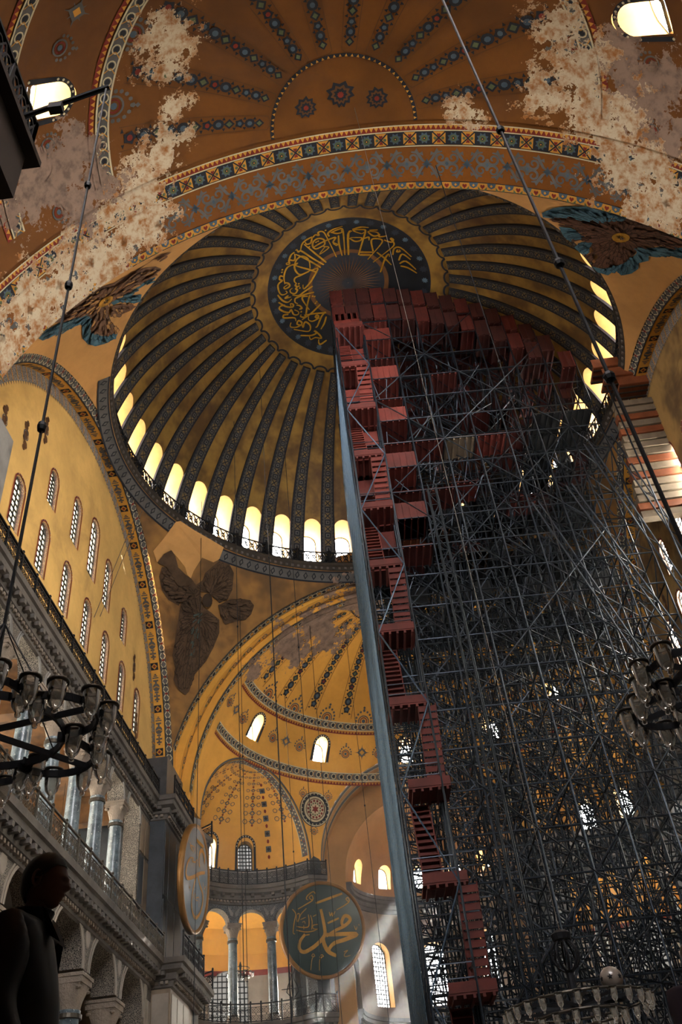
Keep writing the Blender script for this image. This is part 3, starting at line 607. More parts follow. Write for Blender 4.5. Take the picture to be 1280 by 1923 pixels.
# ------------------------------------------------------------------ pendentives with the winged figures
FEATHER = random.Random(3)
def inside(p, poly):
    x, y = p; r = False; j = len(poly)-1
    for i in range(len(poly)):
        xi, yi = poly[i]; xj, yj = poly[j]
        if (yi > y) != (yj > y) and x < (xj-xi)*(y-yi)/(yj-yi)+xi: r = not r
        j = i
    return r
def seraph(parent, D, tones, n):
    c = Vector(D['dir']); e = Vector((0, 0, 1)).cross(c).normalized(); u = c.cross(e)
    def fn(a, b, L=0):
        v = (c*PR+e*a+u*b).normalized()*(PR-.03-LAY*L); return (PC[0]+v.x, PC[1]+v.y, PC[2]+v.z)
    cols = sorted({t for p in tones.values() for t in p}|{'gold_leaf', 'ink'}); P = Paint(fn, cols)
    ctr = D['shapes']['gold']; gc = (sum(p[0] for p in ctr)/len(ctr), sum(p[1] for p in ctr)/len(ctr))
    L0 = 0
    for key, poly in D['shapes'].items():
        if key == 'gold': continue
        t = tones[key.rstrip('0123456789')]; P.p(poly, t[0], L0); L0 += 1
    for key, poly in D['shapes'].items():
        if key in ('gold', 'dark', 'patch'): continue
        t = tones[key.rstrip('0123456789')]
        xs, ys = [p[0] for p in poly], [p[1] for p in poly]; area = (max(xs)-min(xs))*(max(ys)-min(ys)); pts = []
        root = gc if 'brown' in key and len(D['shapes']) < 7 else (sum(xs)/len(xs)*.4+gc[0]*.6, sum(ys)/len(ys)*.4+gc[1]*.6)
        for _ in range(int(area*n)):
            p = (FEATHER.uniform(min(xs), max(xs)), FEATHER.uniform(min(ys), max(ys)))
            if inside(p, poly): pts.append(p)
        pts.sort(key=lambda p: -math.hypot(p[0]-root[0], p[1]-root[1]))
        for i, p in enumerate(pts):
            a = math.atan2(p[1]-root[1], p[0]-root[0])+FEATHER.uniform(-.12, .12); l, w_ = FEATHER.uniform(.34, .6), FEATHER.uniform(.07, .11)
            loc = lambda s, q: (p[0]+s*math.cos(a)-q*math.sin(a), p[1]+s*math.sin(a)+q*math.cos(a))
            if not inside(loc(l*.7, 0), poly): continue
            ly = L0+2*(i % 5)
            P.p([loc(-l*.4, -w_*.9), loc(l*.45, -w_*1.15), loc(l*.68, 0), loc(l*.45, w_*1.15), loc(-l*.4, w_*.9)], t[1], ly)
            P.p([loc(-l*.4, -w_*.6), loc(l*.4, -w_*.8), loc(l*.56, 0), loc(l*.4, w_*.8), loc(-l*.4, w_*.6)], t[2] if i % 3 == 0 else t[0], ly+1)
    P.p(ctr, 'gold_leaf' if 'dark' not in D['shapes'] else 'wing_dull2', L0+12)
    if 'dark' not in D['shapes']:
        for k in range(9):
            a = 2*PI*k/9; P.p([(gc[0]+.07*math.cos(a+.5), gc[1]+.07*math.sin(a+.5)), (gc[0]+.3*math.cos(a), gc[1]+.33*math.sin(a)), (gc[0]+.07*math.cos(a-.5), gc[1]+.07*math.sin(a-.5))], 'ink', L0+13)
    return tag(P.build('winged_figure', parent), 'painted six-winged figure')
def pendentives():
    for nm, sx, sy, m in (('north_east', 1, 1, 'pend_old'), ('north_west', -1, 1, 'pend_plaster'), ('south_west', -1, -1, 'pend_plaster'), ('south_east', 1, -1, 'pend_old')):
        a0 = math.atan2(sy, sx)-PI/4; mb = MB(); e1 = math.asin((40.3-PC[2])/PR)
        mb.grid(lambda a, e: (PR*math.cos(e)*math.cos(a), PR*math.cos(e)*math.sin(a), PC[2]+PR*math.sin(e)), np.linspace(a0, a0+PI/2, 49), np.linspace(-.12, e1, 41), 0, True)
        me = mb.mesh('pendentive', M[m], True); bm = bmesh.new(); bm.from_mesh(me)
        for co, no in (((XE if sx > 0 else XW, 0, 0), (sx, 0, 0)), ((0, sy*YN, 0), (0, sy, 0))):
            bmesh.ops.bisect_plane(bm, geom=bm.verts[:]+bm.edges[:]+bm.faces[:], plane_co=co, plane_no=no, clear_outer=True)
        bm.to_mesh(me); bm.free(); o = struct(link('ceiling_pendentive_'+nm, me), 'curved triangular pendentive below the dome ring')
        if nm == 'north_west': seraph(o, SERAPH_NW, {'brown': ('wing_brown3', 'wing_brown', 'tan'), 'blue': ('wing_blue', 'wing_blue2', 'wing_blue')}, 26)
        if nm == 'south_west': seraph(o, SERAPH_SW, {'brown': ('wing_brown', 'wing_brown2', 'wing_brown'), 'blue': ('wing_blue', 'wing_blue2', 'wing_blue')}, 26)
        if nm == 'north_east': seraph(o, SERAPH_NE, {'brown': ('wing_dull', 'wing_dull2', 'wing_dull'), 'blue': ('wing_teal', 'wing_dull2', 'wing_teal'), 'dark': ('wing_dull', 'wing_dull', 'wing_dull'), 'patch': ('pend_plaster', 'pend_plaster', 'pend_plaster')}, 26)
mat('wing_brown3', '7a5c48', .85, .3, 1.5); mat('wing_teal', '46504a', .9, .4, 1.)
pendentives()

# ------------------------------------------------------------------ great arches
def arch_solid(name, axis, c, r0, r1, p0, p1, m, label, drop=2.5):
    """half ring of masonry, axis 0 (along x) or 1 (along y), prolonged straight down by drop"""
    mb = MB(); th = list(np.linspace(0, PI, 73)); n = len(th)
    ring = lambda r: [(r*math.cos(t), r*math.sin(t)) for t in th]
    prof = [(r0, -drop)]+ring(r0)+[(-r0, -drop), (-r1, -drop)]+ring(r1)[::-1]+[(r1, -drop)]
    pt = (lambda a, b, p: (p, c[0]+a, c[1]+b)) if axis == 0 else (lambda a, b, p: (c[0]+a, p, c[1]+b))
    k = len(prof); half = k//2
    mb.add([pt(a, b, p) for p in (p0, p1) for a, b in prof], [(i, (i+1) % k, k+(i+1) % k, k+i) for i in range(k)])
    for p in (p0, p1):
        vs = [pt(a, b, p) for a, b in prof]; mb.add(vs, [(i, i+1, k-2-i, k-1-i) for i in range(half-1)])
    o = mb.build(name, m); recalc(o.data); return struct(o, label)
WAR = 16.1
def heart_border(P, u0, u1, v0, v1, L=1):
    h = abs(v1-v0); p = h*1.15; n = int((u1-u0)/p); m = (v0+v1)/2
    P.rect(u0, u1, v0, v1, 'ochre', L)
    for v in (v0, v1): P.rect(u0, u1, v-.02, v+.02, 'ink', L+1)
    for i in range(n):
        u = u0+(i+.5)*(u1-u0)/n
        if i % 2: P.heart(u, m, h*.36, 'red', L+2); P.p([(u-p*.5, v0), (u-p*.15, v0), (u-p*.5, m)], 'green', L+2); P.p([(u+p*.5, v0), (u+p*.15, v0), (u+p*.5, m)], 'green', L+2)
        else: P.p([(u-p*.5, v1), (u-p*.4, m), (u, v0+h*.2), (u+p*.4, m), (u+p*.5, v1)], 'blue', L+2); P.diamond(u, m+h*.15, p*.16, h*.2, 'ochre', L+3)
def tile_border(P, u0, u1, v0, v1, L=1):
    h = abs(v1-v0); n = int((u1-u0)/h); m = (v0+v1)/2; q = (u1-u0)/n
    P.rect(u0, u1, v0, v1, 'ink', L)
    for i in range(n):
        u = u0+(i+.5)*q; s = h*.46
        if i % 2:
            P.p([(u+s*.95*(1 if k % 2 else .66)*math.cos(PI*k/8), m+s*.95*(1 if k % 2 else .66)*math.sin(PI*k/8)) for k in range(16)], 'blue', L+1); P.disc(u, m, s*.55, 'green', L+2, 10); P.disc(u, m, s*.26, 'ink', L+3, 8); P.disc(u, m, s*.12, 'ochre', L+4, 6)
        else:
            P.rect(u-s, u+s, m-s, m+s, 'ochre', L+1); P.stroke([(u-s, m-s), (u+s, m+s)], .06, 'ink', L+2); P.stroke([(u-s, m+s), (u+s, m-s)], .06, 'ink', L+2)
            P.heart(u, m+s*.5, s*.34, 'red', L+3); P.heart(u, m-s*.5, s*.34, 'red', L+3, -1); P.disc(u-s*.6, m, s*.26, 'green', L+3, 6); P.disc(u+s*.6, m, s*.26, 'green', L+3, 6)
def scroll_unit(P, u, v, a, b, c='slate', L=1):
    """paired scrolls with leaf tips, 2a long and 2b high"""
    for s in (-1, 1):
        for t in (-1, 1):
            cu, cv = u+s*a*.3, v+t*b*.46; a0 = PI if s > 0 else 0
            P.spiral(cu, cv, b*.5, b*.1, a0, a0-s*t*(-1)*2.1*PI*1.15, .13, .07, c, L, 24)
            P.stroke([(cu-s*b*.1, cv+t*b*.5), (cu+s*b*.35, cv+t*b*.44), (u+s*a*.78, v+t*b*.28), (u+s*a*1.0, v+t*.02)], [.06, .15, .12, .03], c, L)
            P.p([(cu+s*b*.1, cv+t*b*.42), (cu+s*b*.3, cv+t*b*.78), (cu+s*b*.5, cv+t*b*.4)], c, L); P.p([(cu+s*b*.45, cv+t*b*.36), (cu+s*b*.75, cv+t*b*.52), (cu+s*b*.8, cv+t*b*.18)], c, L)
    P.p([(u-a*.1, v), (u, v+b*.22), (u+a*.1, v), (u, v-b*.22)], 'blue', L)
    for s in (-1, 1): P.p([(u+s*a*1.0-.12, v), (u+s*a, v-b*.42), (u+s*a+.12, v), (u+s*a, v+b*.42)], 'blue', L+1); P.p([(u+s*a-.24, v-.02), (u+s*a, v-.1), (u+s*a+.24, v-.02), (u+s*a, v+.1)], 'blue', L+1)
def west_arch():
    c = (0, 23.85); o = arch_solid('ceiling_west_arch', 0, c, WAR, WAR+1.5, -18.3, XW, M['orange_plaster_shaded'], 'broad western arch painted with scrolls and flower tiles')
    P = Paint(map_arch_x(c, WAR, XW, -1), ['ochre', 'ink', 'red', 'green', 'blue', 'slate', 'west_band_shaded', 'brownline', 'ivory']); U = WAR*1.25
    heart_border(P, -U, U, .0, .36); P.rect(-U, U, .36, 2.12, 'west_band_shaded', 0)
    n = int(2*U/1.8)
    for i in range(n): scroll_unit(P, -U+(i+.5)*2*U/n, 1.24, U/n, .6)
    tile_border(P, -U, U, 2.14, 2.78)
    P.rect(-U, U, 2.82, 3.05, 'red', 1); k = int(2*U/.22)
    for i in range(k): u = -U+(i+.5)*2*U/k; P.p([(u-.1, 3.05), (u+.1, 3.05), (u, 2.86)], 'ochre', 2)
    for v in (2.1, 2.8, 3.07): P.rect(-U, U, v-.025, v+.025, 'ivory', 2)
    tag(P.build('painted_bands', o), 'flower tiles, hearts and paired scrolls')
west_arch()
def east_arch():
    c = (0, 24.2)
    o = arch_solid('ceiling_east_arch', 0, c, 15.9, 18.2, XE, 16.3, M['pend_old'], 'eastern arch with stepped painted rings')
    a2 = arch_solid('trim_east_arch', 0, (0, 24.6), 15.2, 16.4, 16.2, 17.0, M['gold_plaster'], 'inner ring of the eastern arch')
    a3 = arch_solid('trim_east_inner_arch', 0, (0, 24.9), 14.55, 15.8, 16.9, 17.7, M['gold_plaster'], 'innermost ring of the eastern arch')
    for ob, cc, r, x0, x1 in ((o, c, 15.9, XE+.05, 16.25), (a2, (0, 24.6), 15.2, 16.22, 17.0), (a3, (0, 24.9), 14.55, 16.95, 17.65)):
        P = Paint(map_arch_x(cc, r, x0, 1), ['ink', 'ochre', 'green', 'slate', 'ivory', 'red', 'gold_plaster', 'blue', 'brownline']); U = r*1.5; W = x1-x0
        if ob is a2:
            P.rect(-U, U, 0, W, 'gold_plaster', 0); n = int(2*U/1.5)
            for i in range(n):
                u = -U+(i+.5)*2*U/n; P.stroke([(u-.75+.1*j, W/2+.14*math.sin(j*PI/7.5)) for j in range(16)], .06, 'slate', 1); P.ring(u, W/2, .2, .07, 'slate', 2, 10); P.diamond(u+.5, W/2, .16, .1, 'green', 2)
        else:
            P.rect(-U, U, 0, W, 'slate', 0); n = int(2*U/.72)
            for i in range(n):
                u = -U+(i+.5)*2*U/n; P.stroke([(u-.36, 0.06), (u+.36, W-.06)], .06, 'ivory', 2); P.stroke([(u-.36, W-.06), (u+.36, .06)], .06, 'ivory', 2); P.disc(u, W/2, .17, 'ink', 3, 8); P.disc(u+.36, W/2, .14, 'ochre', 3, 8); P.ring(u, W/2, .2, .05, 'ivory', 4, 8)
            for v in (.04, W-.04): P.rect(-U, U, v-.035, v+.035, 'ink', 4)
        P.build('painted_bands', ob)
east_arch()

# ------------------------------------------------------------------ north and south walls under the dome
TYM_W = [(3.23*(i-3)+.7, 26.95, 1.05, 2.85) for i in range(7)]+[(-5.65, 31.1, .95, 2.2), (-2.3, 31.4, 1.05, 2.95), (.55, 31.35, 1.2, 3.9), (3.3, 31.2, 1.05, 3.2), (6.75, 31.1, .95, 2.2)]
def side_arch(sg, nm):
    c = (0, 24.3); YT = 16.35; RS = 15.55
    o = arch_solid('ceiling_%s_arch' % nm, 1, c, RS, RS+2.6, sg*15.72, sg*17.6, M['gold_plaster'], 'great %sern arch painted with vases' % nm)
    arch_solid('trim_%s_arch' % nm, 1, c, 16.06, RS+2.6, sg*15.3, sg*15.75, M['gold_plaster'], 'unseen backing ring of the great %sern arch, added against sun leaks' % nm)  # hidden behind the hatched ring, added to close a gap that let sun in
    # sloping hatched ring between pendentive and soffit
    g = lambda u, v, L=0: ((16.02-(16.02-RS)*v-.0-LAY*L)*math.sin(u), sg*(YN-.02+.37*v-LAY*L), c[1]+(16.02-(16.02-RS)*v-LAY*L)*math.cos(u))
    P = Paint(lambda u, v, L=0: g(u, v, L), ['slate', 'ink', 'ochre', 'red', 'ivory'])
    P.mb.grid(lambda u, v: g(u, v, 0), np.linspace(-1.62, 1.62, 91), [-.04, 1], 0)
    n = 92
    for i in range(n):
        u = -1.6+3.2*(i+.5)/n; d = 1.6/n
        P.stroke([(u-d, .08), (u, .92), (u+d, .08)], .05*.06/.05*.1 if 0 else .012, 'ivory', 1) if 0 else None
        for a, b in (((u-d, .08), (u+d, .92)), ((u-d, .92), (u+d, .08))):
            P.p([(a[0]-.003, a[1]), (a[0]+.003, a[1]), (b[0]+.003, b[1]), (b[0]-.003, b[1])], 'ivory', 1)
        P.p([(u-d*.32, .5), (u, .22), (u+d*.32, .5), (u, .78)], 'red' if i % 2 else 'ink', 2)
    for v in (.03, .95): P.mb.grid(lambda u, q: g(u, q, 2), np.linspace(-1.62, 1.62, 91), [v-.05, v+.05], P.ix['ink'])
    P.build('hatched_ring', o)
    # soffit with vases
    V = Paint(map_arch_y(c, RS, sg*15.75, sg), ['gold_plaster', 'slate', 'ink', 'red', 'ochre', 'ivory', 'blue']); U = RS*1.6; W = .62; m = W/2
    V.rect(-U, U, 0, W, 'gold_plaster', 0)
    per = 2.75; n = int(2*U/per)
    for i in range(n):
        for s0 in (0,):
            u = -U+(i+.5)*2*U/n; s = 1 if u < 0 else -1
            V.rect(u-.24, u+.24, m-.24, m+.24, 'ink', 1); V.diamond(u, m, .2, .2, 'ochre', 2); V.diamond(u, m, .1, .1, 'red', 3)
            a = u+s*.45
            for w_, q in ((.06, 0), (.16, .12), (.06, .22), (.2, .34), (.05, .46), (.13, .58)): V.rect(a+s*q, a+s*(q+.1), m-w_, m+w_, 'slate', 1)
            a = u+s*1.2
            V.disc(a+s*.2, m, .26, 'slate', 1, 10, .23); V.stroke([(a+s*.16, m-.2), (a+s*.26, m), (a+s*.16, m+.2)], .06, 'ochre', 2); V.rect(a+s*.42, a+s*.6, m-.06, m+.06, 'slate', 1); V.rect(a+s*.58, a+s*.68, m-.17, m+.17, 'slate', 1)
            for q in (.78, .9, 1.0): V.rect(a+s*q, a+s*(q+.07), m-.2+.08*(q-.78)*8, m+.2-.08*(q-.78)*8, 'slate', 1)
    V.build('painted_vases', o)
    # tympanum wall
    top = [(RS+.3)*math.cos(t) for t in np.linspace(0, PI, 49)]
    outer = [((RS+.3)*math.cos(t), c[1]+(RS+.3)*math.sin(t)) for t in np.linspace(0, PI, 49)]+[(-RS-.3, 23.0), (RS+.3, 23.0)]
    holes = [[(x+a, z+b) for a, b in arch_outline(w_, h, 10)] for x, z, w_, h in TYM_W]
    nich = [(3.23*(i-3)+.7, 24.0, 1.25, 1.75) for i in range(7)]
    hn = [[(x+a, z+b) for a, b in arch_outline(w_, h, 10)] for x, z, w_, h in nich]
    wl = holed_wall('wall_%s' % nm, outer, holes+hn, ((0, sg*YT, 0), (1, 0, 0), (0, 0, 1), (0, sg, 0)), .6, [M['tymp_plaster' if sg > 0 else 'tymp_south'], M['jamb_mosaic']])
    struct(wl, '%s tympanum wall of yellow plaster with two rows of windows' % nm)
    nb = MB()
    for x, z, w_, h in nich: nb.box((x, sg*(YT+.3), z+h/2), (w_+.1, .1, h+.1))
    nb.build('niche_backs', M['marble_grey'], wl)
    for x, z, w_, h in TYM_W: window('tym%.2f' % h, w_, h, (x, sg*(YT+.2), z), sg*PI/2, 'pane_north' if sg > 0 else 'pane_south', (3, 9), label='narrow round-headed window in the %s tympanum' % nm)
    F = Paint(lambda u, v, L=0: (u, sg*(YT-.02-LAY*L), v), ['grey_band', 'slate', 'ochre', 'ink', 'ivory', 'brownline', 'blue', 'red'])
    G2 = Paint(lambda u, r, L=0: (r*math.sin(u), sg*(YT-.02-LAY*L), c[1]+r*math.cos(u)), F.cols); G2.mb = F.mb
    F.mb.grid(lambda u, r: G2.fn(u, r, 0), np.linspace(-1.6, 1.6, 73), [RS-.75, RS+.1], 0)
    for i in range(150):
        u = -1.6+3.2*i/149; G2.p([(u-.004, RS-.75), (u+.004, RS-.75), (u, RS-.92)], 'slate', 0)
        if i % 2: G2.p([(u-.003, RS-.7), (u+.003, RS-.7), (u+.003, RS), (u-.003, RS)], 'ochre', 1)
    # ladder band under the windows and borders of the openings
    F.rect(-14, 14, 26.2, 26.6, 'slate', 0)
    for i in range(57): F.rect(-14+i*.5-.03, -14+i*.5+.03, 26.22, 26.58, 'ochre', 1)
    for z in (26.2, 26.6): F.rect(-14, 14, z-.03, z+.03, 'ochre', 1)
    for x, z, w_, h in TYM_W+nich:
        ol = arch_outline(w_+.16, h+.1, 10); F.stroke([(x+a, z+b) for a, b in ol[1:]+[ol[0]]], .1, 'red' if h > 2 else 'ink', 1)
        for k in range(2, 11, 1): a, b = ol[k]; F.disc(x+a, z+b, .04, 'ivory' if k % 2 else 'blue', 2, 5)
    for x, z in ((-9.4, 32.2), (-7.5, 34.5), (9.4, 30.9), (10.6, 27.5), (-11.5, 31)):
        for k in range(7): F.disc(x+.12*math.sin(k*2.1), z+.26*(k-3), .16+.07*(k % 2), 'brownline', 0, 7)
        F.ring(x, z, .26, .06, 'slate', 1, 10)
    F.build('painted_borders', wl)
    return wl
WALL_N = side_arch(1, 'north'); WALL_S = side_arch(-1, 'south')

# ------------------------------------------------------------------ semidomes
def stripe_mesh(c, R, r0, u1, cols):
    P = Paint(map_meridian(c, R, 0), cols); u0 = R*math.asin(r0/R); u1_ = u1
    hw = lambda u: .30+.2*(u-u0)/(u1_-u0)
    us = np.linspace(u0, u1_, 24)
    for s in (-1, 1): P.stroke([(u, s*hw(u)) for u in us], .035, 'brownline', 1)
    P.stroke([(u0, -hw(u0)), (u0-.1, -.15), (u0-.1, .15), (u0, hw(u0))], .035, 'brownline', 1)
    u = u0+.35; i = 0
    while u < u1_-.2:
        b = hw(u)*.62; a = b*1.15
        if i % 3 == 2: P.p([(u+a*(1 if k % 2 else .7)*math.cos(PI*k/5), b*(1 if k % 2 else .7)*math.sin(PI*k/5)) for k in range(10)], 'ink', 1); P.disc(u, 0, b*.45, 'red' if i % 2 else 'blue', 2, 8)
        elif i % 3 == 1: P.disc(u, 0, a, 'ink', 1, 10, b); P.disc(u, 0, a*.5, 'blue', 2, 8, b*.5)
        else: P.diamond(u, 0, a, b, 'ink', 1); P.diamond(u, 0, a*.55, b*.55, 'green', 2)
        for s in (-1, 1): P.p([(u+a-.08, s*hw(u)*.5), (u+a+.08, s*hw(u)*.5), (u+a, s*hw(u)*.9)], 'ink', 1)
        u += a*1.95; i += 1
    return P
def band_ring(P, rr, a0, a1, L=1, crest=True, w=.62):
    u0, u1 = a0*rr, a1*rr; P.rect(u0, u1, 0, w, 'slate', L, .5); n = int((u1-u0)/(w*1.05)); q = (u1-u0)/n
    for v in (.03, w-.03): P.rect(u0, u1, v-.04, v+.04, 'ivory', L+1, .5)
    for i in range(n):
        u = u0+(i+.5)*q; P.ring(u, w/2, w*.3, w*.09, 'ivory', L+2, 10); P.disc(u, w/2, w*.2, 'ink', L+2, 8)
        P.stroke([(u-q*.5, .06), (u-q*.15, w/2), (u-q*.5, w-.06)], w*.07, 'ochre', L+2)
    P.rect(u0, u1, -.32, -.08, 'red', L, .5)
    k = int((u1-u0)/.25)
    for i in range(k): u = u0+(i+.5)*(u1-u0)/k; P.p([(u-.1, -.1), (u+.1, -.1), (u, -.28)], 'ochre', L+1)
def crest_motif(P, u, v, s, L=1):
    P.ring(u, v+.1*s, .55*s, .12*s, 'slate', L, 16); P.ring(u, v+.1*s, .36*s, .1*s, 'red', L, 12); P.disc(u, v+.1*s, .2*s, 'blue', L, 8)
    for k in range(9):
        t = PI*(k+.0)/8; r = (.82+.25*(1-abs(k-4)/4))*s; P.disc(u+r*math.cos(t), v+.1*s+r*math.sin(t), .13*s, 'slate', L, 6)
    for q in (1.25, 1.5): P.diamond(u, v+q*s, .16*s, .16*s, 'slate', L)
def flower_cross(P, u, v, s, L=1):
    for k in range(8):
        t = PI*k/4; P.p([(u+.1*s*math.cos(t+.8), v+.1*s*math.sin(t+.8)), (u+(.62 if k % 2 == 0 else .45)*s*math.cos(t), v+(.62 if k % 2 == 0 else .45)*s*math.sin(t)), (u+.1*s*math.cos(t-.8), v+.1*s*math.sin(t-.8))], 'slate', L)
    P.diamond(u, v, .4*s, .4*s, 'slate', L); P.diamond(u, v, .2*s, .2*s, 'ochre', L+1)
SC = ['slate', 'ink', 'ivory', 'ochre', 'red', 'blue', 'green', 'brownline', 'orange_plaster_shaded', 'gold_plaster']
def semidome(nm, c, R, dirx, m, zl, zu, wz, wins, med, label):
    a0 = -PI/2 if dirx > 0 else PI/2
    o = shell(c, R, 1.1, a0, a0+PI, 0, PI/2, 96, 40).build('ceiling_%s_semidome' % nm, [m, M['reveal']])
    struct(o, label); base = 0 if dirx > 0 else PI; cb = MB()
    for az, w_, h in wins:
        a = base+R_(az); r = math.sqrt(R*R-(wz-c[2])**2); cutter_arch(cb, w_, h, (c[0]+r*math.cos(a), c[1]+r*math.sin(a), wz), a, -3, 5)
    cut(o, cb, [M['reveal']])
    bx = []
    if nm == 'east':
        for s in (-1, 1):
            p = math.sqrt(ER**2-CR_**2); a = R_(CAZ)*s; d = p+3; bx.append(((c[0]+d*math.cos(a), c[1]+d*math.sin(a), 27.013), (6, 14.03, 12), a))
        d = math.sqrt(ER**2-7.5**2)+3; bx.append(((c[0]+d, .011, 27.02), (6, 18.02, 11.77), 0))
    else:
        d = math.sqrt(R*R-7.5**2)+3; bx.append(((c[0]-d, .011, 26.02), (6, 18.02, 11.77), 0))
    for bc, bd, ba in bx: q = MB(); q.box(bc, bd, 0, ba); cut(o, q, [m])
    smooth_by_angle(o, 25)
    for az, w_, h in wins:
        a = base+R_(az); r = math.sqrt((R+1.1)**2-(wz+h-c[2])**2)-.05
        window('semi'+nm, w_, h, (c[0]+r*math.cos(a), c[1]+r*math.sin(a), wz), a, 'pane_side', label='small round-headed window low in the %sern semidome' % nm)
    # painted stripes
    u1 = R*math.acos((zu+.6-c[2])/R); S = stripe_mesh(c, R, med+.15, u1-.15, SC)
    for v in S.mb.v[:0]: pass
    S.mb.v = [(x-c[0], y-c[1], z) for x, y, z in S.mb.v]; sm = S.mesh('painted_stripe')
    for k in range(10):
        link('painted_stripe', sm, o, (c[0], c[1], 0), base+R_(-76.5+17*k))
    fn, rr = map_ringband(c, R, zu); P = Paint(lambda u, v, L=0: fn(u, v, L), SC)
    lo, hi = base-R_(86), base+R_(86)
    band_ring(P, rr, lo, hi, 1)
    for k in range(11):
        az = -85+17*k
        if abs(az) < 84: crest_motif(P, (base+R_(az))*rr, .72, .78, 1)
    fn2, rr2 = map_ringband(c, R, zl); Q = Paint(lambda u, v, L=0: fn2(u, v, L), SC); Q.mb = P.mb
    band_ring(Q, rr2, lo, hi, 1)
    wa = [x[0] for x in wins]
    fm, rm = map_ringband(c, R, (zl+zu)/2+.3); T = Paint(lambda u, v, L=0: fm(u, v, L), SC); T.mb = P.mb
    for az in (-80, -49, -17, 17, 49, 80):
        u = (base+R_(az))*rm; flower_cross(T, u, 0, 1.0, 1)
        for s in (-1, 1): crest_motif(T, u+s*1.35, -.2, .55, 1)
    for az, w_, h in wins:
        fw, rw = map_ringband(c, R, wz); W2 = Paint(lambda u, v, L=0: fw(u, v, L), SC); W2.mb = P.mb
        ol = arch_outline(w_+.36, (h+.2)*1.12, 10); u = (base+R_(az))*rw; pts = [(u+a, b) for a, b in ol[1:]+[ol[0]]]
        W2.stroke(pts, .2, 'ink', 1)
        for a, b in pts: W2.disc(a, b, .06, 'ivory', 2, 6)
    # half medallion at the crown
    H = Paint(lambda r, a, L=0: (lambda p: (c[0]+(R-.02-LAY*L)*math.sin(p)*math.cos(a), c[1]+(R-.02-LAY*L)*math.sin(p)*math.sin(a), c[2]+(R-.02-LAY*L)*math.cos(p)))(math.asin(r/R)), SC); H.mb = P.mb
    az = np.linspace(base-PI/2, base+PI/2, 41)
    H.mb.grid(lambda a, r: H.fn(r, a, 1), az, [med-.16, med], H.ix['ink'])
    for k in range(40): a = base-PI/2+PI*(k+.5)/40; H.p([(med-.14, a-.02), (med-.14, a+.02), (med-.02, a)], 'ochre', 2)
    for a, r, s in ((base, 1.45, .62), (base+.95, 1.9, .5), (base-.95, 1.9, .5)):
        n = 10
        for rad, cc, L in ((s, 'ink', 1), (s*.72, 'brownline', 2), (s*.5, 'ink', 3), (s*.25, 'red', 4)):
            H.p([(r+rad*(1 if k % 2 else .75)*math.cos(2*PI*k/20), a+rad*(1 if k % 2 else .75)*math.sin(2*PI*k/20)/r) for k in range(20)], cc, L)
    P.build('painted_ornament', o)
    return o
semidome('west', WC, WR, -1, M['orange_plaster_shaded'], 32.6, 36.1, 33.7, [(65, 1.3, 1.75), (-65, 1.3, 1.75), (32, 1.3, 1.75), (-32, 1.3, 1.75), (0, 1.3, 1.75)], 3.25, 'western semidome of orange plaster with radiating painted stripes')
semidome('east', EC, ER, 1, M['gold_plaster'], 30.9, 34.2, 32.05, [(65, 1.05, 1.6), (-65, 1.05, 1.6), (33.5, 1.05, 1.6), (-33.5, 1.05, 1.6), (0, 1.05, 1.6)], 3.0, 'eastern semidome of golden plaster with radiating painted stripes')

# ------------------------------------------------------------------ columns
def capital_mesh(r, h, w):
    """basket capital with corner volutes and a square slab on top"""
    mb = MB(); n = 32; rows = []
    for k in range(9):
        t = k/8; z = h*.8*t; sq = t**1.3; ring = []
        for i in range(n):
            a = 2*PI*i/n; c_, s_ = math.cos(a), math.sin(a); q = 1/max(abs(c_), abs(s_)); rad = r*1.02*(1-sq)+w*.5*sq*(q*.75+.3)
            rad *= 1+.035*math.sin(a*16)*(1 if k % 2 else -1)*(1-t*.4)
            ring.append((rad*c_, rad*s_, z))
        rows.append(ring)
    mb.add([p for ro in rows for p in ro], [(k*n+i, k*n+(i+1) % n, (k+1)*n+(i+1) % n, (k+1)*n+i) for k in range(8) for i in range(n)])
    mb.add(rows[-1], [tuple(range(n))])
    for sx in (-1, 1):
        for sy in (-1, 1):
            p = Vector((sx*w*.43, sy*w*.43, h*.66)); mb.lathe([(0, -.07), (.1, -.05), (.13, 0), (.1, .05), (0, .07)], 8, p)
    return mb
COLM = {}
def column(loc, hs, r, kind='gallery', rz=0, hc=.95, wc=1.2, label='', group=None):
    """column with base, shaft, bronze collars and carved capital"""
    key = (round(hs, 2), r, hc, wc)
    if key not in COLM:
        b = MB(); b.box((0, 0, .12), (r*2.9, r*2.9, .24)); b.lathe([(r*1.4, .24), (r*1.45, .32), (r*1.3, .4), (r*1.15, .44), (r*1.3, .5), (r*1.05, .58), (0, .58)], 24)
        s = MB(); s.lathe([(r, .55), (r*1.0, hs*.4), (r*.9, hs-.12), (r*1.0, hs-.06), (r*1.0, hs)], 28)
        k = MB()
        k.lathe([(r*.98, -.1), (r*1.12, -.08), (r*1.12, .08), (r*.98, .1)], 24)
        c = capital_mesh(r*.92, hc, wc); a = MB(); a.box((0, 0, hc*.9), (wc*1.08, wc*1.08, hc*.2)); a.box((0, 0, hc*1.06), (wc*1.16, wc*1.16, hc*.12))
        COLM[key] = [(n_, m_.mesh(n_, M[mm], sm)) for n_, m_, mm, sm in (('base', b, 'marble_pale', False), ('shaft', s, 'verde', True), ('collar', k, 'bronze', False), ('capital', c, 'carved', False), ('impost', a, 'carved', False))]
    t = empty('column', loc, rz)
    for n_, me in COLM[key]: link(n_, me, t, (0, 0, hs) if n_ in ('capital', 'impost') else (0, 0, .62) if n_ == 'collar' else None)
    link('collar', [me for n_, me in COLM[key] if n_ == 'collar'][0], t, (0, 0, hs-.22))
    tag(t, label, 'column', group, 'thing'); return t

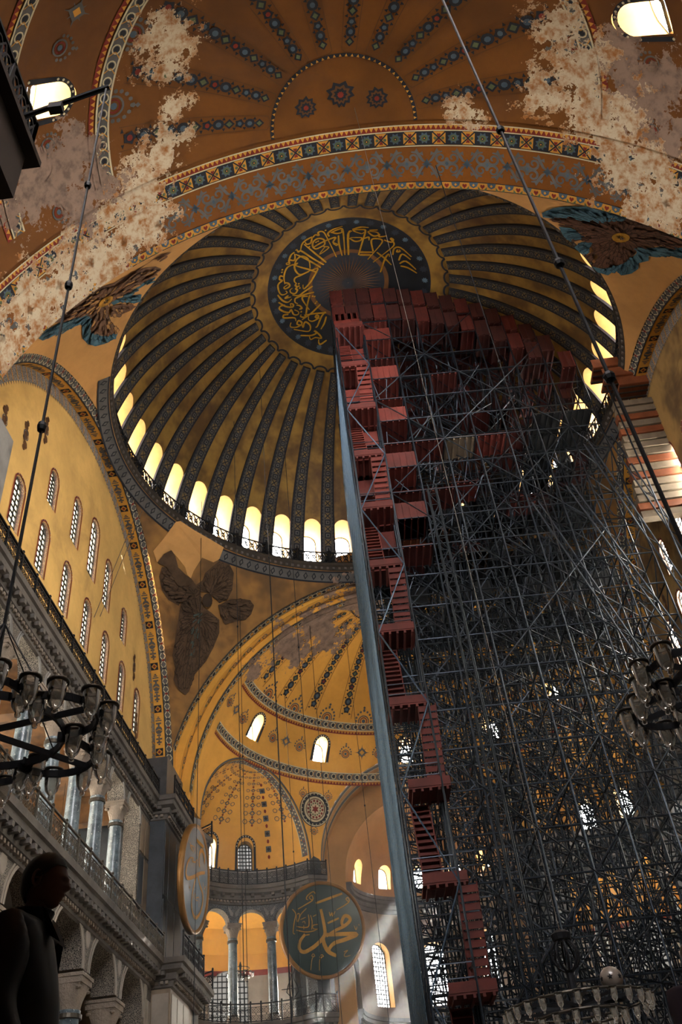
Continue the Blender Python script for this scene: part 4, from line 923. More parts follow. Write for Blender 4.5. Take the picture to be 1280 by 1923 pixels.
# ------------------------------------------------------------------ cornices, railings
CORN = [(0, -1.25), (.12, -1.2), (.16, -.95), (.3, -.9), (.34, -.62), (.62, -.52), (.66, -.3), (.78, -.26), (.8, 0), (0, .02)]
def cornice(name, path, z, label, out=1.0):
    prof = [(a*out, b) for a, b in CORN]; mb = MB(); sweep(mb, path, prof, z); o = mb.build(name, M['cornice_stone']); recalc(o.data); struct(o, label)
    d = MB()
    for x, y, dx, dy in along(path, .55):
        nx, ny = dy, -dx; d.box((x+nx*.47*out, y+ny*.47*out, z-.66), (.22, .34*out, .2), 0, math.atan2(dy, dx))
    tag(d.build('brackets', M['cornice_stone'], o), None, None, None, 'stuff')
    e = MB()
    for x, y, dx, dy in along(path, .3):
        nx, ny = dy, -dx; e.box((x+nx*.2*out, y+ny*.2*out, z-1.02), (.14, .16*out, .14), 0, math.atan2(dy, dx))
    tag(e.build('dentils', M['carved'], o), None, None, None, 'stuff'); return o
def railing(path, z, h, label, step=1.6, m='bronze', cell=.4):
    p0 = path[0]; t = empty('railing', (p0[0], p0[1], z)); tag(t, label, 'railing'); ox, oy = p0
    lat = MB(); pm = MB(); pm.box((0, 0, h/2), (.09, .09, h)); pm.lathe([(.0, h+.16), (.05, h+.12), (.07, h+.06), (.04, h)], 8); pm = pm.mesh('post', M[m])
    last = None; segs = []
    for a, b in zip(path[:-1], path[1:]):
        a, b = Vector(a), Vector(b); L = (b-a).length; n = max(1, round(L/step))
        for i in range(n): segs.append((a+(b-a)*i/n, a+(b-a)*(i+1)/n))
    for a, b in segs: link('post', pm, t, (a.x-ox, a.y-oy, 0))
    e = segs[-1][1]; link('post', pm, t, (e.x-ox, e.y-oy, 0))
    for zz, w_ in ((h-.03, .09), (.08, .07), (h*.8, .04)):
        top = MB()
        for a, b in segs: top.bar((a.x-ox, a.y-oy, zz), (b.x-ox, b.y-oy, zz), w_, w_*.7)
        top.build('rail', M[m], t)
    for a, b in segs:
        L = (b-a).length; n = max(1, round(L/cell)); f = lambda s, q: ((a+(b-a)*s).x-ox, (a+(b-a)*s).y-oy, q)
        z0, z1 = .1, h*.79
        for i in range(n):
            s0, s1 = i/n, (i+1)/n; sm = (s0+s1)/2; dz = (z1-z0)/2
            lat.bar(f(s0, z0), f(s0, z1), .02, .02)
            for k in range(2):
                q0 = z0+dz*k; cz = q0+dz/2
                lat.bar(f(s0, q0), f(s1, q0+dz), .02, .022); lat.bar(f(s0, q0+dz), f(s1, q0), .02, .022)
                rr = [f(sm+(s1-s0)*.33*math.cos(tt), cz+dz*.33*math.sin(tt)) for tt in np.linspace(0, 2*PI, 9)]
                for j in range(8): lat.bar(rr[j], rr[j+1], .022, .022)
    lat.build('lattice', M[m], t); return t

# ------------------------------------------------------------------ north / south side walls with arcades
GX = [3.22*(i-2.5) for i in range(6)]; GW = 3.22
def arcade_outline(x0, x1, zb, zt, centres, r, zs, feet_z):
    """wall from x0..x1 with round arches; wall comes down only outside the outermost arches"""
    pts = [(x0, feet_z), (centres[0]-r, feet_z)]
    for i, cx in enumerate(centres):
        pts.append((cx-r, zs)); pts += [(cx-r*math.cos(t), zs+r*math.sin(t)) for t in np.linspace(0, PI, 17)[1:-1]]; pts.append((cx+r, zs))
    pts += [(centres[-1]+r, feet_z), (x1, feet_z), (x1, zt), (x0, zt)]; return pts
def roundels_on(parent, items, sg, y, m):
    b = MB()
    for x, z, rx, rz in items:
        n = 16; b.add([(x+rx*math.cos(2*PI*i/n), sg*(y-.03), z+rz*math.sin(2*PI*i/n)) for i in range(n)]+[(x+rx*1.2*math.cos(2*PI*i/n), sg*(y+.01), z+rz*1.2*math.sin(2*PI*i/n)) for i in range(n)], [tuple(range(n))]+[(i, (i+1) % n, n+(i+1) % n, n+i) for i in range(n)])
    b.build('inlaid_discs', m, parent)
def archivolts(parent, cs, r, zs, y, sg, m, w_=.28):
    b = MB()
    for cx in cs:
        for ra, rb, d in ((r, r+w_*.5, .05), (r+w_*.7, r+w_, .04)):
            th = np.linspace(0, PI, 17); k = 17
            vs = [(cx+q*math.cos(t), sg*(y-dd), zs+q*math.sin(t)) for q, dd in ((ra, 0), (ra, d), (rb, d), (rb, 0)) for t in th]
            b.add(vs, [(j*k+i, j*k+i+1, (j+1)*k+i+1, (j+1)*k+i) for j in range(3) for i in range(k-1)])
    b.build('archivolts', m, parent)
def panels(parent, name, rects, sg, y, m, frame_m):
    """framed marble slabs (x0, x1, z0, z1), each its own piece"""
    for x0, x1, z0, z1, mm in rects:
        p = MB(); p.box(((x0+x1)/2, sg*(y-.02), (z0+z1)/2), (x1-x0-.12, .06, z1-z0-.12)); p.build(name, M[mm], parent)
def side(sg, nm):
    gc = [3.22*(i-3) for i in range(7)]
    # ground arcade
    cs = [4.7*(i-2) for i in range(5)]; y0 = 15.3
    lo = holed_wall('wall_%s_arcade' % nm, arcade_outline(-14.5, 14.5, 0, 14.2, cs, 1.85, 12.05, FZ), [], ((0, sg*y0, 0), (1, 0, 0), (0, 0, 1), (0, sg, 0)), 1.1, [M['lace'], M['lace']])
    struct(lo, '%s wall of ground-floor arches faced with stone lace' % nm)
    archivolts(lo, cs, 1.85, 12.05, y0, sg, M['marble_pale'])
    roundels_on(lo, [(x, 13.35, .26, .4) for x in (-11.7, -7.05, -2.35, 2.35, 7.05, 11.7)], sg, y0, M['marble_pale'])
    panels(lo, 'marble_slab', [(s*a, s*b, z0, z1, mm) if s > 0 else (-b, -a, z0, z1, mm) for s in (-1, 1) for a, b in ((11.5, 12.1), (12.1, 12.75)) for z0, z1, mm in ((9.6, 13.0, 'marble_pale'), (6, 9.5, 'marble_warm'), (FZ+.1, 5.9, 'marble_pale'))], sg, y0, None, None)
    for i in range(4):
        x = 4.7*(i-1.5)
        if sg > 0 or True: column((x, sg*(y0+.55), FZ), 9.55-.25, .5, 'ground', 0, 1.15, 1.25, 'dark green marble column of the %s ground arcade, %s from the west end' % (nm, ('first', 'second', 'third', 'fourth')[i]), '%s ground-floor columns' % nm)
    # gallery arcade
    y1 = 15.85
    up = holed_wall('wall_%s_gallery' % nm, arcade_outline(-14.5, 14.5, 0, 23.4, gc, 1.22, 21.65, ZC1), [], ((0, sg*y1, 0), (1, 0, 0), (0, 0, 1), (0, sg, 0)), .9, [M['lace'], M['lace']])
    struct(up, '%s gallery wall of seven arches under the upper cornice' % nm)
    archivolts(up, gc, 1.22, 21.65, y1, sg, M['marble_grey'], .2)
    panels(up, 'marble_slab', [(s*a, s*b, z0, z1, mm) if s > 0 else (-b, -a, z0, z1, mm) for s in (-1, 1) for a, b in ((11.05, 11.95), (11.95, 12.9)) for z0, z1, mm in ((20.2, 22.3, 'marble_warm'), (17.2, 20.1, 'marble_dark' if a < 11.5 else 'marble_warm'), (ZC1+.1, 17.1, 'marble_warm'))], sg, y1, None, None)
    for i, x in enumerate(GX):
        column((x, sg*(y1+.45), ZC1), 6.85-.95, .36, 'gallery', 0, .85, .95, 'blue-grey marble column of the %s gallery, %s from the west end' % (nm, ('first', 'second', 'third', 'fourth', 'fifth', 'sixth')[i]), '%s gallery columns' % nm)
    # aisle and gallery shells behind the arcades
    sh = MB(); y2 = 27.0
    sh.box((0, sg*(y2+.3), 12), (46, .6, 24), 0); sh.box((0, sg*21.6, ZC1-.55), (46, 11, .5), 1); sh.box((0, sg*21.6, 23.9), (46, 11, .5), 2)
    for x in (-20, 21): sh.box((x, sg*21.6, 12), (.6, 11, 24), 0)
    s_ = sh.build('wall_%s_aisle' % nm, [M['gold_plaster'], M['marble_grey'], M['aisle_vault']]); struct(s_, '%s aisle and gallery beyond the arches' % nm)
    # transverse gallery arches painted dark
    tv = MB()
    for x in GX[::2]+[-11.3, 11.3]: tv.box((x, sg*22, 22.9), (.7, 10, 1.6))
    tv.build('vault_ribs', M['aisle_vault'], s_)
    for x in (-12, -6, 0, 6, 12):
        window('gal', 2.2, 4.2, (x, sg*26.9, 16.6), sg*PI/2, 'pane_side', (4, 6), label='tall barred window at the back of the %s gallery' % nm)
        window('ais', 2.0, 3.6, (x+1.5, sg*26.9, 6.5), sg*PI/2, 'pane_lat', (4, 5), label='barred window at the back of the %s aisle' % nm)
mat('aisle_vault', '6b4a2a', .85, .4, .8, c2='3c2a1c')
side(1, 'north'); side(-1, 'south')

# piers
def pier(name, poly, z0, z1, m, label):
    mb = MB(); k = len(poly); mb.add([(x, y, z) for z in (z0, z1) for x, y in poly], [(i, (i+1) % k, k+(i+1) % k, k+i) for i in range(k)]+[tuple(range(k)), tuple(range(k, 2*k))]); o = mb.build(name, m); recalc(o.data); return struct(o, label)
def piers():
    for sg, ns in ((1, 'north'), (-1, 'south')):
        f = lambda pts: [(x, sg*y) for x, y in pts]
        lo = pier('wall_%s_east_pier' % ns, f([(12.8, 14.3), (17.0, 14.3), (19.5, 14.6), (21, 21), (12.8, 21)]), FZ, ZC1-.4, M['marble_warm'], 'great %s-east pier faced with marble slabs' % ns)
        up = pier('wall_%s_east_pier_upper' % ns, f([(12.9, 14.95), (17.3, 14.95), (19.5, 14.5), (21, 21), (12.9, 21)]), ZC1-.4, 26.5, M['marble_dark'], 'upper part of the %s-east pier in dark marble' % ns)
        pier('wall_%s_west_pier' % ns, f([(-12.9, 14.95), (-19.5, 14.95), (-21, 21), (-12.9, 21)]), FZ, 28, M['marble_grey'], 'great %s-west pier' % ns)
        if sg > 0:
            for x0, x1 in ((12.95, 14.2), (14.2, 15.6), (15.6, 16.95)):
                for z0, z1, mm in ((9.2, 13.4, 'marble_pale'), (4.5, 9.1, 'marble_warm')):
                    MB().box(((x0+x1)/2, 14.28, (z0+z1)/2), (x1-x0-.14, .06, z1-z0-.14)).build('marble_slab', M[mm], lo)
            for z0, z1, mm in ((9.2, 13.4, 'marble_pale'), (4.5, 9.1, 'marble_warm')): MB().box((12.77, 14.8, (z0+z1)/2), (.06, .85, z1-z0-.14)).build('marble_slab', M[mm], lo)
            for x0, x1 in ((12.95, 13.9), (13.9, 15.6), (15.6, 17.25)):
                for z0, z1 in ((ZC1+.3, 18.2), (18.3, 22.3)): MB().box(((x0+x1)/2, 14.93, (z0+z1)/2), (x1-x0-.14, .06, z1-z0-.14)).build('marble_slab', M['marble_dark'], up)
        a = R_(31.4); b = R_(35.2)
        pier('wall_%s_inner_pier' % ns, f([(EC[0]+ER*math.cos(a), ER*math.sin(a)), (EC[0]+ER*math.cos(b), ER*math.sin(b)), (31.0, 10.2), (33.6, 9.6), (33.6, 7.4)]), FZ, 26, M['marble_dark'], 'slender pier between the %s-east exedra and the apse' % ns)
piers()

# ------------------------------------------------------------------ exedrae at the east end
def exedra(sg, ns):
    az = CAZ; c = (CM[0], sg*CM[1]); A0, A1 = R_(az-90), R_(az+90)
    f = lambda a: sg*a
    lo_, hi_ = (A0, A1) if sg > 0 else (-A1, -A0)
    # half dome over it
    o = shell((c[0], c[1], 25.0), CR_, .8, lo_, hi_, 0, PI/2, 64, 28).build('ceiling_%s_exedra' % ns, [M['gold_plaster'], M['reveal']]); struct(o, 'golden half dome over the %s-east exedra' % ns)
    wins = [(19, 1.15, 2.15), (49, 1.15, 2.15), (79, 1.15, 2.15)] if sg > 0 else [(14, 1.15, 2.15), (44, 1.15, 2.15), (74, 1.15, 2.15)]; cb = MB()
    for a, w_, h in wins: a = f(R_(a)); cutter_arch(cb, w_, h, (c[0]+CR_*math.cos(a), c[1]+CR_*math.sin(a), 24.95), a, -2.5, 4)
    cut(o, cb, [M['reveal']]); smooth_by_angle(o, 25)
    for i, (a, w_, h) in enumerate(wins):
        a = f(R_(a)); r = CR_+.3; grated = sg > 0 and i == 0
        window('conch'+('g' if grated else ''), w_, h, (c[0]+r*math.cos(a), c[1]+r*math.sin(a), 24.95), a, 'pane_lat' if grated else 'pane_dome', (5, 8) if grated else (0, 0), label='%s window in the half dome of the %s-east exedra' % ('iron-grated' if grated else 'bright round-headed', ns))
    P = Paint(map_ringband((c[0], c[1], 25.0), CR_, 25.0)[0], SC)
    for a, w_, h in wins:
        u = f(R_(a))*CR_; ol = arch_outline(w_+.3, h+.35, 10); pts = [(u+x, y) for x, y in ol[1:]+[ol[0]]]; P.stroke(pts, .18, 'ink', 1)
        for x, y in pts: P.disc(x, y, .05, 'ivory', 2, 5)
    for a in range(az-75, az+76, 30):
        Q = Paint(map_meridian((c[0], c[1], 25.0), CR_, f(R_(a))), SC); Q.mb = P.mb
        for k in range(9):
            u = 1.2+k*.62; s = .3+.045*k
            if u > 6.1: break
            flower_cross(Q, u, 0, s, 1); Q.ring(u, s*.9, s*.28, .05, 'slate', 1, 8); Q.ring(u, -s*.9, s*.28, .05, 'slate', 1, 8); Q.disc(u+.3, 0, .09, 'red', 1, 6)
    # chain of squares down the right side
    Q = Paint(map_meridian((c[0], c[1], 25.0), CR_, f(R_(az-58))), SC); Q.mb = P.mb
    for k in range(11):
        u = 2.6+.56*k; (Q.rect(u-.22, u+.22, -.2, .2, 'slate', 1).diamond(u, 0, .14, .14, 'ink', 2)) if k % 2 else Q.disc(u, 0, .16, 'red', 1, 6, .1)
    # painted arch where it meets the semidome
    nrm = Vector((math.cos(f(R_(az))), math.sin(f(R_(az))), 0)); tan = Vector((-nrm.y, nrm.x, 0)); ctr = Vector((c[0], c[1], 25.0))
    def fa(u, v, L=0):
        q = CR_-.03-LAY*L; p = ctr+tan*(q*math.sin(u/CR_))+Vector((0, 0, 1))*(q*math.cos(u/CR_))+nrm*v; return tuple(p)
    Q = Paint(fa, SC); Q.mb = P.mb; U = CR_*1.5
    Q.rect(-U, U, .0, .62, 'slate', 1, .3)
    for v in (.04, .58): Q.rect(-U, U, v-.03, v+.03, 'ivory', 2, .3)
    n = int(2*U/.3)
    for i in range(n): u = -U+(i+.5)*2*U/n; Q.disc(u, .2, .07, 'ivory' if i % 3 else 'red', 2, 5); Q.disc(u+.15, .42, .07, 'ochre' if i % 2 else 'ivory', 2, 5)
    P.build('painted_ornament', o)
    # raised moulding on the semidome side of the arch
    mo = MB(); th = np.linspace(-PI/2, PI/2, 41)
    for rad, w_ in ((CR_+.1, .09), (CR_+.55, .06)): mo.tube([ctr+tan*(rad*math.sin(t))+Vector((0, 0, 1))*(rad*math.cos(t))-nrm*(math.sqrt(ER**2-CR_**2)-math.sqrt(max(.1, ER**2-rad**2))+.02 if 0 else .02)*(1)+nrm*0 for t in th], w_, 5)
    mo.build('arch_moulding', M['slate'], o)
    # cylinder walls
    wl = MB(); r0, r1 = CR_, CR_+.9
    for z0, z1 in ((FZ, ZC1-.4), (23.2, 25.0)): wl.lathe([(r0, z0), (r1, z0), (r1, z1), (r0, z1)], 40, (c[0], c[1], 0), lo_, hi_, 0, True)
    w_ = wl.build('wall_%s_exedra' % ns, M['marble_grey']); recalc(w_.data); struct(w_, 'curved marble wall of the %s-east exedra' % ns)
    # arcade of the gallery: seven arches on six columns
    span = PI*r0; n = 7; bw = span/n; sh = bw*.29
    cs = [bw*(i+.5)-sh for i in range(-1, n+1)]; r = .96; zs = 21.3
    ol = [(max(0, cs[0]-bw/2), zs)]
    mb = MB(); th = np.linspace(0, PI, 13)
    P2 = lambda u, q, d: (c[0]+(r0+d)*math.cos(f(A1-u/r0)), c[1]+(r0+d)*math.sin(f(A1-u/r0)), q)
    for cx in cs:
        if cx-bw/2 < -.05-bw or cx+bw/2 > span+bw: continue
        x0, x1 = max(0, cx-bw/2), min(span, cx+bw/2)
        if x1-x0 < bw*.6: 
            mb.grid(lambda u, q: P2(u, q, 0), np.linspace(x0, x1, 5), [ZC1-.4, 23.3]); continue
        for d in (0, .75):
            bot = [(cx-bw/2, zs)]+[(cx-r*math.cos(t), zs+r*math.sin(t)) for t in th]+[(cx+bw/2, zs)]
            topu = [p[0] for p in bot]; k = len(bot); mb.add([P2(*p, d) for p in bot]+[P2(u, 23.3, d) for u in topu], [(i, i+1, k+i+1, k+i) for i in range(k-1)])
        bot = [(cx-bw/2, zs)]+[(cx-r*math.cos(t), zs+r*math.sin(t)) for t in th]+[(cx+bw/2, zs)]; k = len(bot)
        mb.add([P2(*p, d) for d in (0, .75) for p in bot], [(i, i+1, k+i+1, k+i) for i in range(k-1)], 1)
    g = mb.build('wall_%s_exedra_arcade' % ns, [M['lace_dark'], M['lace']]); struct(g, 'curved gallery arcade of the %s-east exedra with dark inlay' % ns)
    b = MB()
    for i in range(len(cs)-1):
        u = cs[i]+bw/2
        if not .3 < u < span-.3: continue
        for s in (-1, 1):
            b.add([P2(u+s*a, q, -.03) for a, q in ((.06, 22.0), (.45, 22.45), (.4, 22.15), (.32, 22.05), (.3, 21.85), (.1, 21.75))], [(0, 1, 2, 3, 4, 5)])
    b.build('inlaid_wings', M['marble_grey'], g)
    k = 0
    for i in range(len(cs)-1):
        u = cs[i]+bw/2
        if not .4 < u < span-.4: continue
        p = P2(u, ZC1, .4); k += 1
        column((p[0], p[1], ZC1), 5.55, .34, 'ex', f(A1-u/r0), .85, .95, 'grey marble column of the %s-east exedra gallery, number %s from the great pier' % (ns, ('one', 'two', 'three', 'four', 'five', 'six', 'seven')[k-1]), '%s-east exedra columns' % ns)
    # room behind the arcade
    bk = MB(); R2 = CR_+5.2
    bk.lathe([(R2, ZC1-.4), (R2, 19.3)], 32, (c[0], c[1], 0), lo_, hi_, 0); bk.lathe([(R2, 19.3), (R2-.05, 20.6), (R2-.9, 22.2), (R2-3, 23.2), (CR_+.6, 23.3)], 32, (c[0], c[1], 0), lo_, hi_, 1)
    bk.lathe([(CR_-.1, ZC1-.35), (R2, ZC1-.35)], 32, (c[0], c[1], 0), lo_, hi_, 0); bk.lathe([(R2-.03, 19.1), (R2-.03, 19.5)], 32, (c[0], c[1], 0), lo_, hi_, 2)
    q = bk.build('wall_%s_exedra_gallery' % ns, [M['marble_pale'], M['gold_plaster'], M['red']]); struct(q, 'gallery room behind the %s-east exedra with golden vault' % ns)
    for a, w_, h in ((az-37, 3.0, 4.6),):
        a = f(R_(a)); r = R2-.12; window('lattice', w_, h, (c[0]+r*math.cos(a), c[1]+r*math.sin(a), 14.9), a, 'pane_lat', (9, 12), 'marble_grey', label='broad lattice window behind the %s-east exedra' % ns)
    for a in (az-66, az-8, az+25):
        a = f(R_(a)); r = R2-.12; window('exg', 1.1, 3.9, (c[0]+r*math.cos(a), c[1]+r*math.sin(a), 15.0), a, 'pane_side', (0, 0), label='slim bright window behind the %s-east exedra' % ns)
exedra(1, 'north'); exedra(-1, 'south')

# unseen blocks outside the pendentives, added to plug sun leaks
for _sx, _sy, _n in ((1, 1, 'north_east'), (-1, 1, 'north_west'), (1, -1, 'south_east'), (-1, -1, 'south_west')):
    struct(MB().box((_sx*19.6, _sy*19.4, 33.2), (8, 7.6, 14)).build('wall_%s_corner' % _n, M['marble_grey']), 'unseen corner block added outside the pendentive against sun leaks')
# ------------------------------------------------------------------ apse
def apse():
    xp = EC[0]+math.sqrt(ER**2-7.5**2)
    o = shell((AC[0], 0, 24.4), AR, .8, -PI/2, PI/2, 0, PI/2, 64, 24).build('ceiling_apse', [M['tan'], M['reveal']]); struct(o, 'half dome of the apse with five windows'); cb = MB()
    for k in range(5):
        a = R_(-60+30*k+2); cutter_arch(cb, 1.1, 1.75, (AC[0]+AR*math.cos(a), AR*math.sin(a), 25.05), a, -2, 4)
    cut(o, cb, [M['reveal']]); smooth_by_angle(o, 25)
    for k in range(5):
        a = R_(-60+30*k+2); r = AR+.4; window('apse', 1.1, 1.75, (AC[0]+r*math.cos(a), r*math.sin(a), 25.05), a, 'pane_clear', label='round-headed window in the apse half dome')
    wl = MB().lathe([(AR, FZ), (AR+.9, FZ), (AR+.9, 24.4), (AR, 24.4)], 64, (AC[0], 0, 0), -PI/2, PI/2, 0, True).build('wall_apse', [M['marble_warm'], M['reveal']]); cb = MB(); struct(wl, 'curved wall of the apse with tall windows')
    ws = [(-43, 16.4), (0, 16.4), (43, 16.4), (-43, 9.5), (0, 9.5), (43, 9.5)]
    for az, z in ws: a = R_(az); cutter_arch(cb, 1.75, 4.5, (AC[0]+AR*math.cos(a), AR*math.sin(a), z), a, -2, 4)
    cut(wl, cb, [M['reveal']])
    for az, z in ws: a = R_(az); r = AR+.55; window('apse_tall', 1.75, 4.5, (AC[0]+r*math.cos(a), r*math.sin(a), z), a, 'pane_clear', (7, 14), label='tall latticed window in the %s tier of the apse wall' % ('upper' if z > 12 else 'lower'))
    v = MB(); th = np.linspace(-PI/2, PI/2, 33)
    v.grid(lambda t, x: (x, 7.5*math.sin(t), 25+7.5*math.cos(t)), th, [xp, 33.0]); v.grid(lambda t, r: (32.9, r*math.sin(t), 24.5+(r)*math.cos(t)), th, [AR-.05, 8.4])
    for s in (-1, 1): v.box(((xp+33.6)/2, s*7.9, 13), (33.6-xp, .8, 24.4)); v.box((33.1, s*6.9, 13), (.5, 1.85, 24.4))
    b = v.build('ceiling_bema', M['tan']); struct(b, 'short barrel vault before the apse')
    P = Paint(map_arch_x((0, 25.0), 7.5, xp, 1), SC); U = 7.5*1.55
    P.rect(-U, U, .05, .6, 'slate', 1, .4); P.rect(-U, U, 1.4, 2.0, 'slate', 1, .4)
    for q in (.05, .6, 1.4, 2.0): P.rect(-U, U, q-.04, q+.04, 'ivory', 2, .4)
    P.build('painted_bands', b)
    sweep_path = arc(AC, AR, 90, -90, 24); mb = MB(); sweep(mb, sweep_path, [(a*.6, z_) for a, z_ in CORN], 24.3); mb.build('cornice_ring', M['cornice_stone'], wl); mb = MB(); sweep(mb, sweep_path, [(a*.6, z_) for a, z_ in CORN], 15.6); mb.build('cornice_ring', M['cornice_stone'], wl)
apse()
# painted roundel between the exedra and the apse
def wall_disc(sg):
    d = (Vector((29.2, sg*7.64, 28.75))-Vector(EC)).normalized(); e = Vector((0, 0, 1)).cross(d).normalized(); u = d.cross(e)
    P = Paint(lambda a, b, L=0: tuple(Vector(EC)+(d*ER+e*a+u*b).normalized()*(ER-.03-LAY*L)), SC)
    P.disc(0, 0, 1.3, 'ink', 1, 32); P.ring(0, 0, 1.22, .08, 'ivory', 6, 32); P.disc(0, 0, .95, 'ivory', 6, 28)
    for k in range(14): t = 2*PI*k/14; P.disc(.62*math.cos(t), .62*math.sin(t), .1, 'red', 11, 6); P.disc(.44*math.cos(t+.2), .44*math.sin(t+.2), .07, 'green', 11, 6)
    P.p([(.34*(1 if k % 2 else .5)*math.cos(PI*k/6), .34*(1 if k % 2 else .5)*math.sin(PI*k/6)) for k in range(12)], 'red', 12); P.ring(0, 0, .78, .06, 'brownline', 11, 24)
    for k in range(22): t = 2*PI*k/22; P.p([(1.12*math.cos(t)+.07*math.cos(q), 1.12*math.sin(t)+.07*math.sin(q)) for q in (0, 2, 4)], 'ivory', 7)
    for t in (PI*.25, PI*.75, PI*1.5): crest_motif(P, 1.55*math.cos(t), 1.55*math.sin(t)-.15, .38, 1)
    P.build('painted_roundel', bpy.data.objects['ceiling_east_semidome'])
wall_disc(1); wall_disc(-1)

# ------------------------------------------------------------------ cornices all round, with their railings
def all_cornices():
    ex = arc(CM, CR_, CAZ+89, CAZ-89, 22)
    N2 = [(-14.5, 15.9), (12.95, 15.9), (12.95, 14.95), (17.35, 14.95)]+ex+[(29.95, 7.4)]
    N1 = [(-14.5, 15.35), (12.8, 15.35), (12.8, 14.3), (17.0, 14.3)]+ex+[(29.95, 7.4)]
    for sg, ns in ((1, 'north'), (-1, 'south')):
        for nm, path, z, out in (('upper', N2, ZC2, .95), ('gallery', N1, ZC1, 1.15)):
            p = path if sg > 0 else [(x, -y) for x, y in path][::-1]
            cornice('trim_%s_%s_cornice' % (ns, nm), p, z, 'carved stone %s cornice along the %s side' % (nm, ns), out)
    o2, o1 = offset_path(N2, .66), offset_path(N1, .82)
    railing(o2[:2], ZC2, 1.0, 'low dark railing on the upper cornice under the yellow tympanum', 1.6, 'iron', .45)
    railing(o2[2:4], ZC2, 1.05, 'dark railing on the upper cornice of the great pier', 1.3, 'iron', .4)
    railing(o2[4:], ZC2, 1.05, 'iron lattice railing curving along the foot of the golden half dome', 1.1, 'iron', .36)
    railing(o1[:2], ZC1, 1.15, 'long openwork bronze railing of the north gallery', 1.55, 'bronze', .38)
    railing(o1[2:4], ZC1, 1.15, 'openwork railing on the pier balcony below the round shield', 1.3, 'iron', .38)
    railing(o1[4:], ZC1, 1.15, 'dark openwork railing curving along the exedra gallery', 1.15, 'iron', .38)
    railing([(x, -y) for x, y in o2[:2]], ZC2, 1.0, 'low dark railing on the south upper cornice behind the scaffold', 1.6, 'iron', .45)
all_cornices()

# ------------------------------------------------------------------ west end behind the camera
def west_end():
    b = MB(); th = np.linspace(-PI/2, PI/2, 33); xp = WC[0]-math.sqrt(WR**2-7.5**2)
    b.grid(lambda t, x: (x, 7.5*math.sin(t), 24+7.5*math.cos(t)), th, [-39.5, xp]); o = b.build('ceiling_west_vault', M['orange_plaster_shaded']); struct(o, 'barrel vault over the entrance')
    holes = [[(x+a, z+c) for a, c in arch_outline(w_, h, 10)] for x, z, w_, h in ((-4.2, 24.2, 2.6, 4.4), (0, 24.2, 3.2, 6.2), (4.2, 24.2, 2.6, 4.4))]
    wl = holed_wall('wall_west', [(-34, FZ), (34, FZ), (34, 32.5), (-34, 32.5)], holes, ((-39.3, 0, 0), (0, 1, 0), (0, 0, 1), (-1, 0, 0)), .8, [M['marble_warm'], M['reveal']]); struct(wl, 'west wall with the entrance and great window')
    for x, z, w_, h in ((-4.2, 24.2, 2.6, 4.4), (0, 24.2, 3.2, 6.2), (4.2, 24.2, 2.6, 4.4)): window('west%.1f' % h, w_, h, (-39.9, x, z), PI, 'pane_west', (4, 6), label='great window in the west wall')
    g = struct(MB().box((-37.4, 0, 14.0), (3.8, 30, 1.2)).build('ceiling_west_gallery', M['dark_wood']), 'dark floor of the west gallery over the entrance')
    # low side walls of the west bays, closing the shell
    s = MB()
    for sg in (-1, 1):
        s.box((-30, sg*16.5, 13), (21, .6, 25)); s.grid(lambda t, q: (WC[0]+(WR+.4)*math.cos(t), (WR+.4)*math.sin(t)*1, q), np.linspace(PI/2, 1.5*PI, 3)[:0] if 0 else [PI/2*1.02, PI/2*1.04], [22, 24.3])
    w2 = s.build('wall_west_side', M['marble_grey']); struct(w2, 'side walls of the western bays')
    c = MB(); c.box((-35, 12.2, 24.4), (9, 9, .4)); c.box((-35, -12.2, 24.4), (9, 9, .4)); c.box((-23, 17.4, 24.2), (12, 3, .4)); c.box((-23, -17.4, 24.2), (12, 3, .4)); c2 = c.build('ceiling_west_bays', M['orange_plaster_shaded']); struct(c2, 'flat vaults of the western bays')
pane_mat('pane_west', (.97, .97, 1, 1), PANE*2.6, see=.0)
west_end()

# ------------------------------------------------------------------ scaffold filling the south-east quarter under the dome
mat('tube', '282e36', .4, .3, 2., metal=.75, spec=.5)
mat('tube_dark', '1b2025', .45, .3, 2., metal=.7)
mat('tube_blue', '3a4a5a', .4, .3, 2., metal=.6)
mat('red_board', '4c1912', .75, .35, 1.2)
mat('red_bright', '5c2118', .75, .3, 1.2)
mat('red_dim', '38130e', .8, .35, 1.2)
mat('pale_board', '6f6150', .8, .3, 1.2)
mat('orange_board', '733d20', .8, .3, 1.)
mat('dark_sheet', '121315', .85, .3, 1.)
SO, SR = (0.0, 1.45), R_(3.0)
def sw(a, b, z): return (SO[0]+a*math.cos(SR)+b*math.sin(SR), SO[1]+a*math.sin(SR)-b*math.cos(SR), z)
def ztop(a, b):
    x, y, _ = sw(a, b, 0); r = math.hypot(x, y)
    if r < 14.4: return DC[2]+math.sqrt((DR-1.35)**2-min(r*r, (DR-1.36)**2))
    return PC[2]+math.sqrt(max(1., 20.6**2-r*r))
PA, PB, PZ = 1.8, 1.85, 1.93
NA, NB = 9, 9
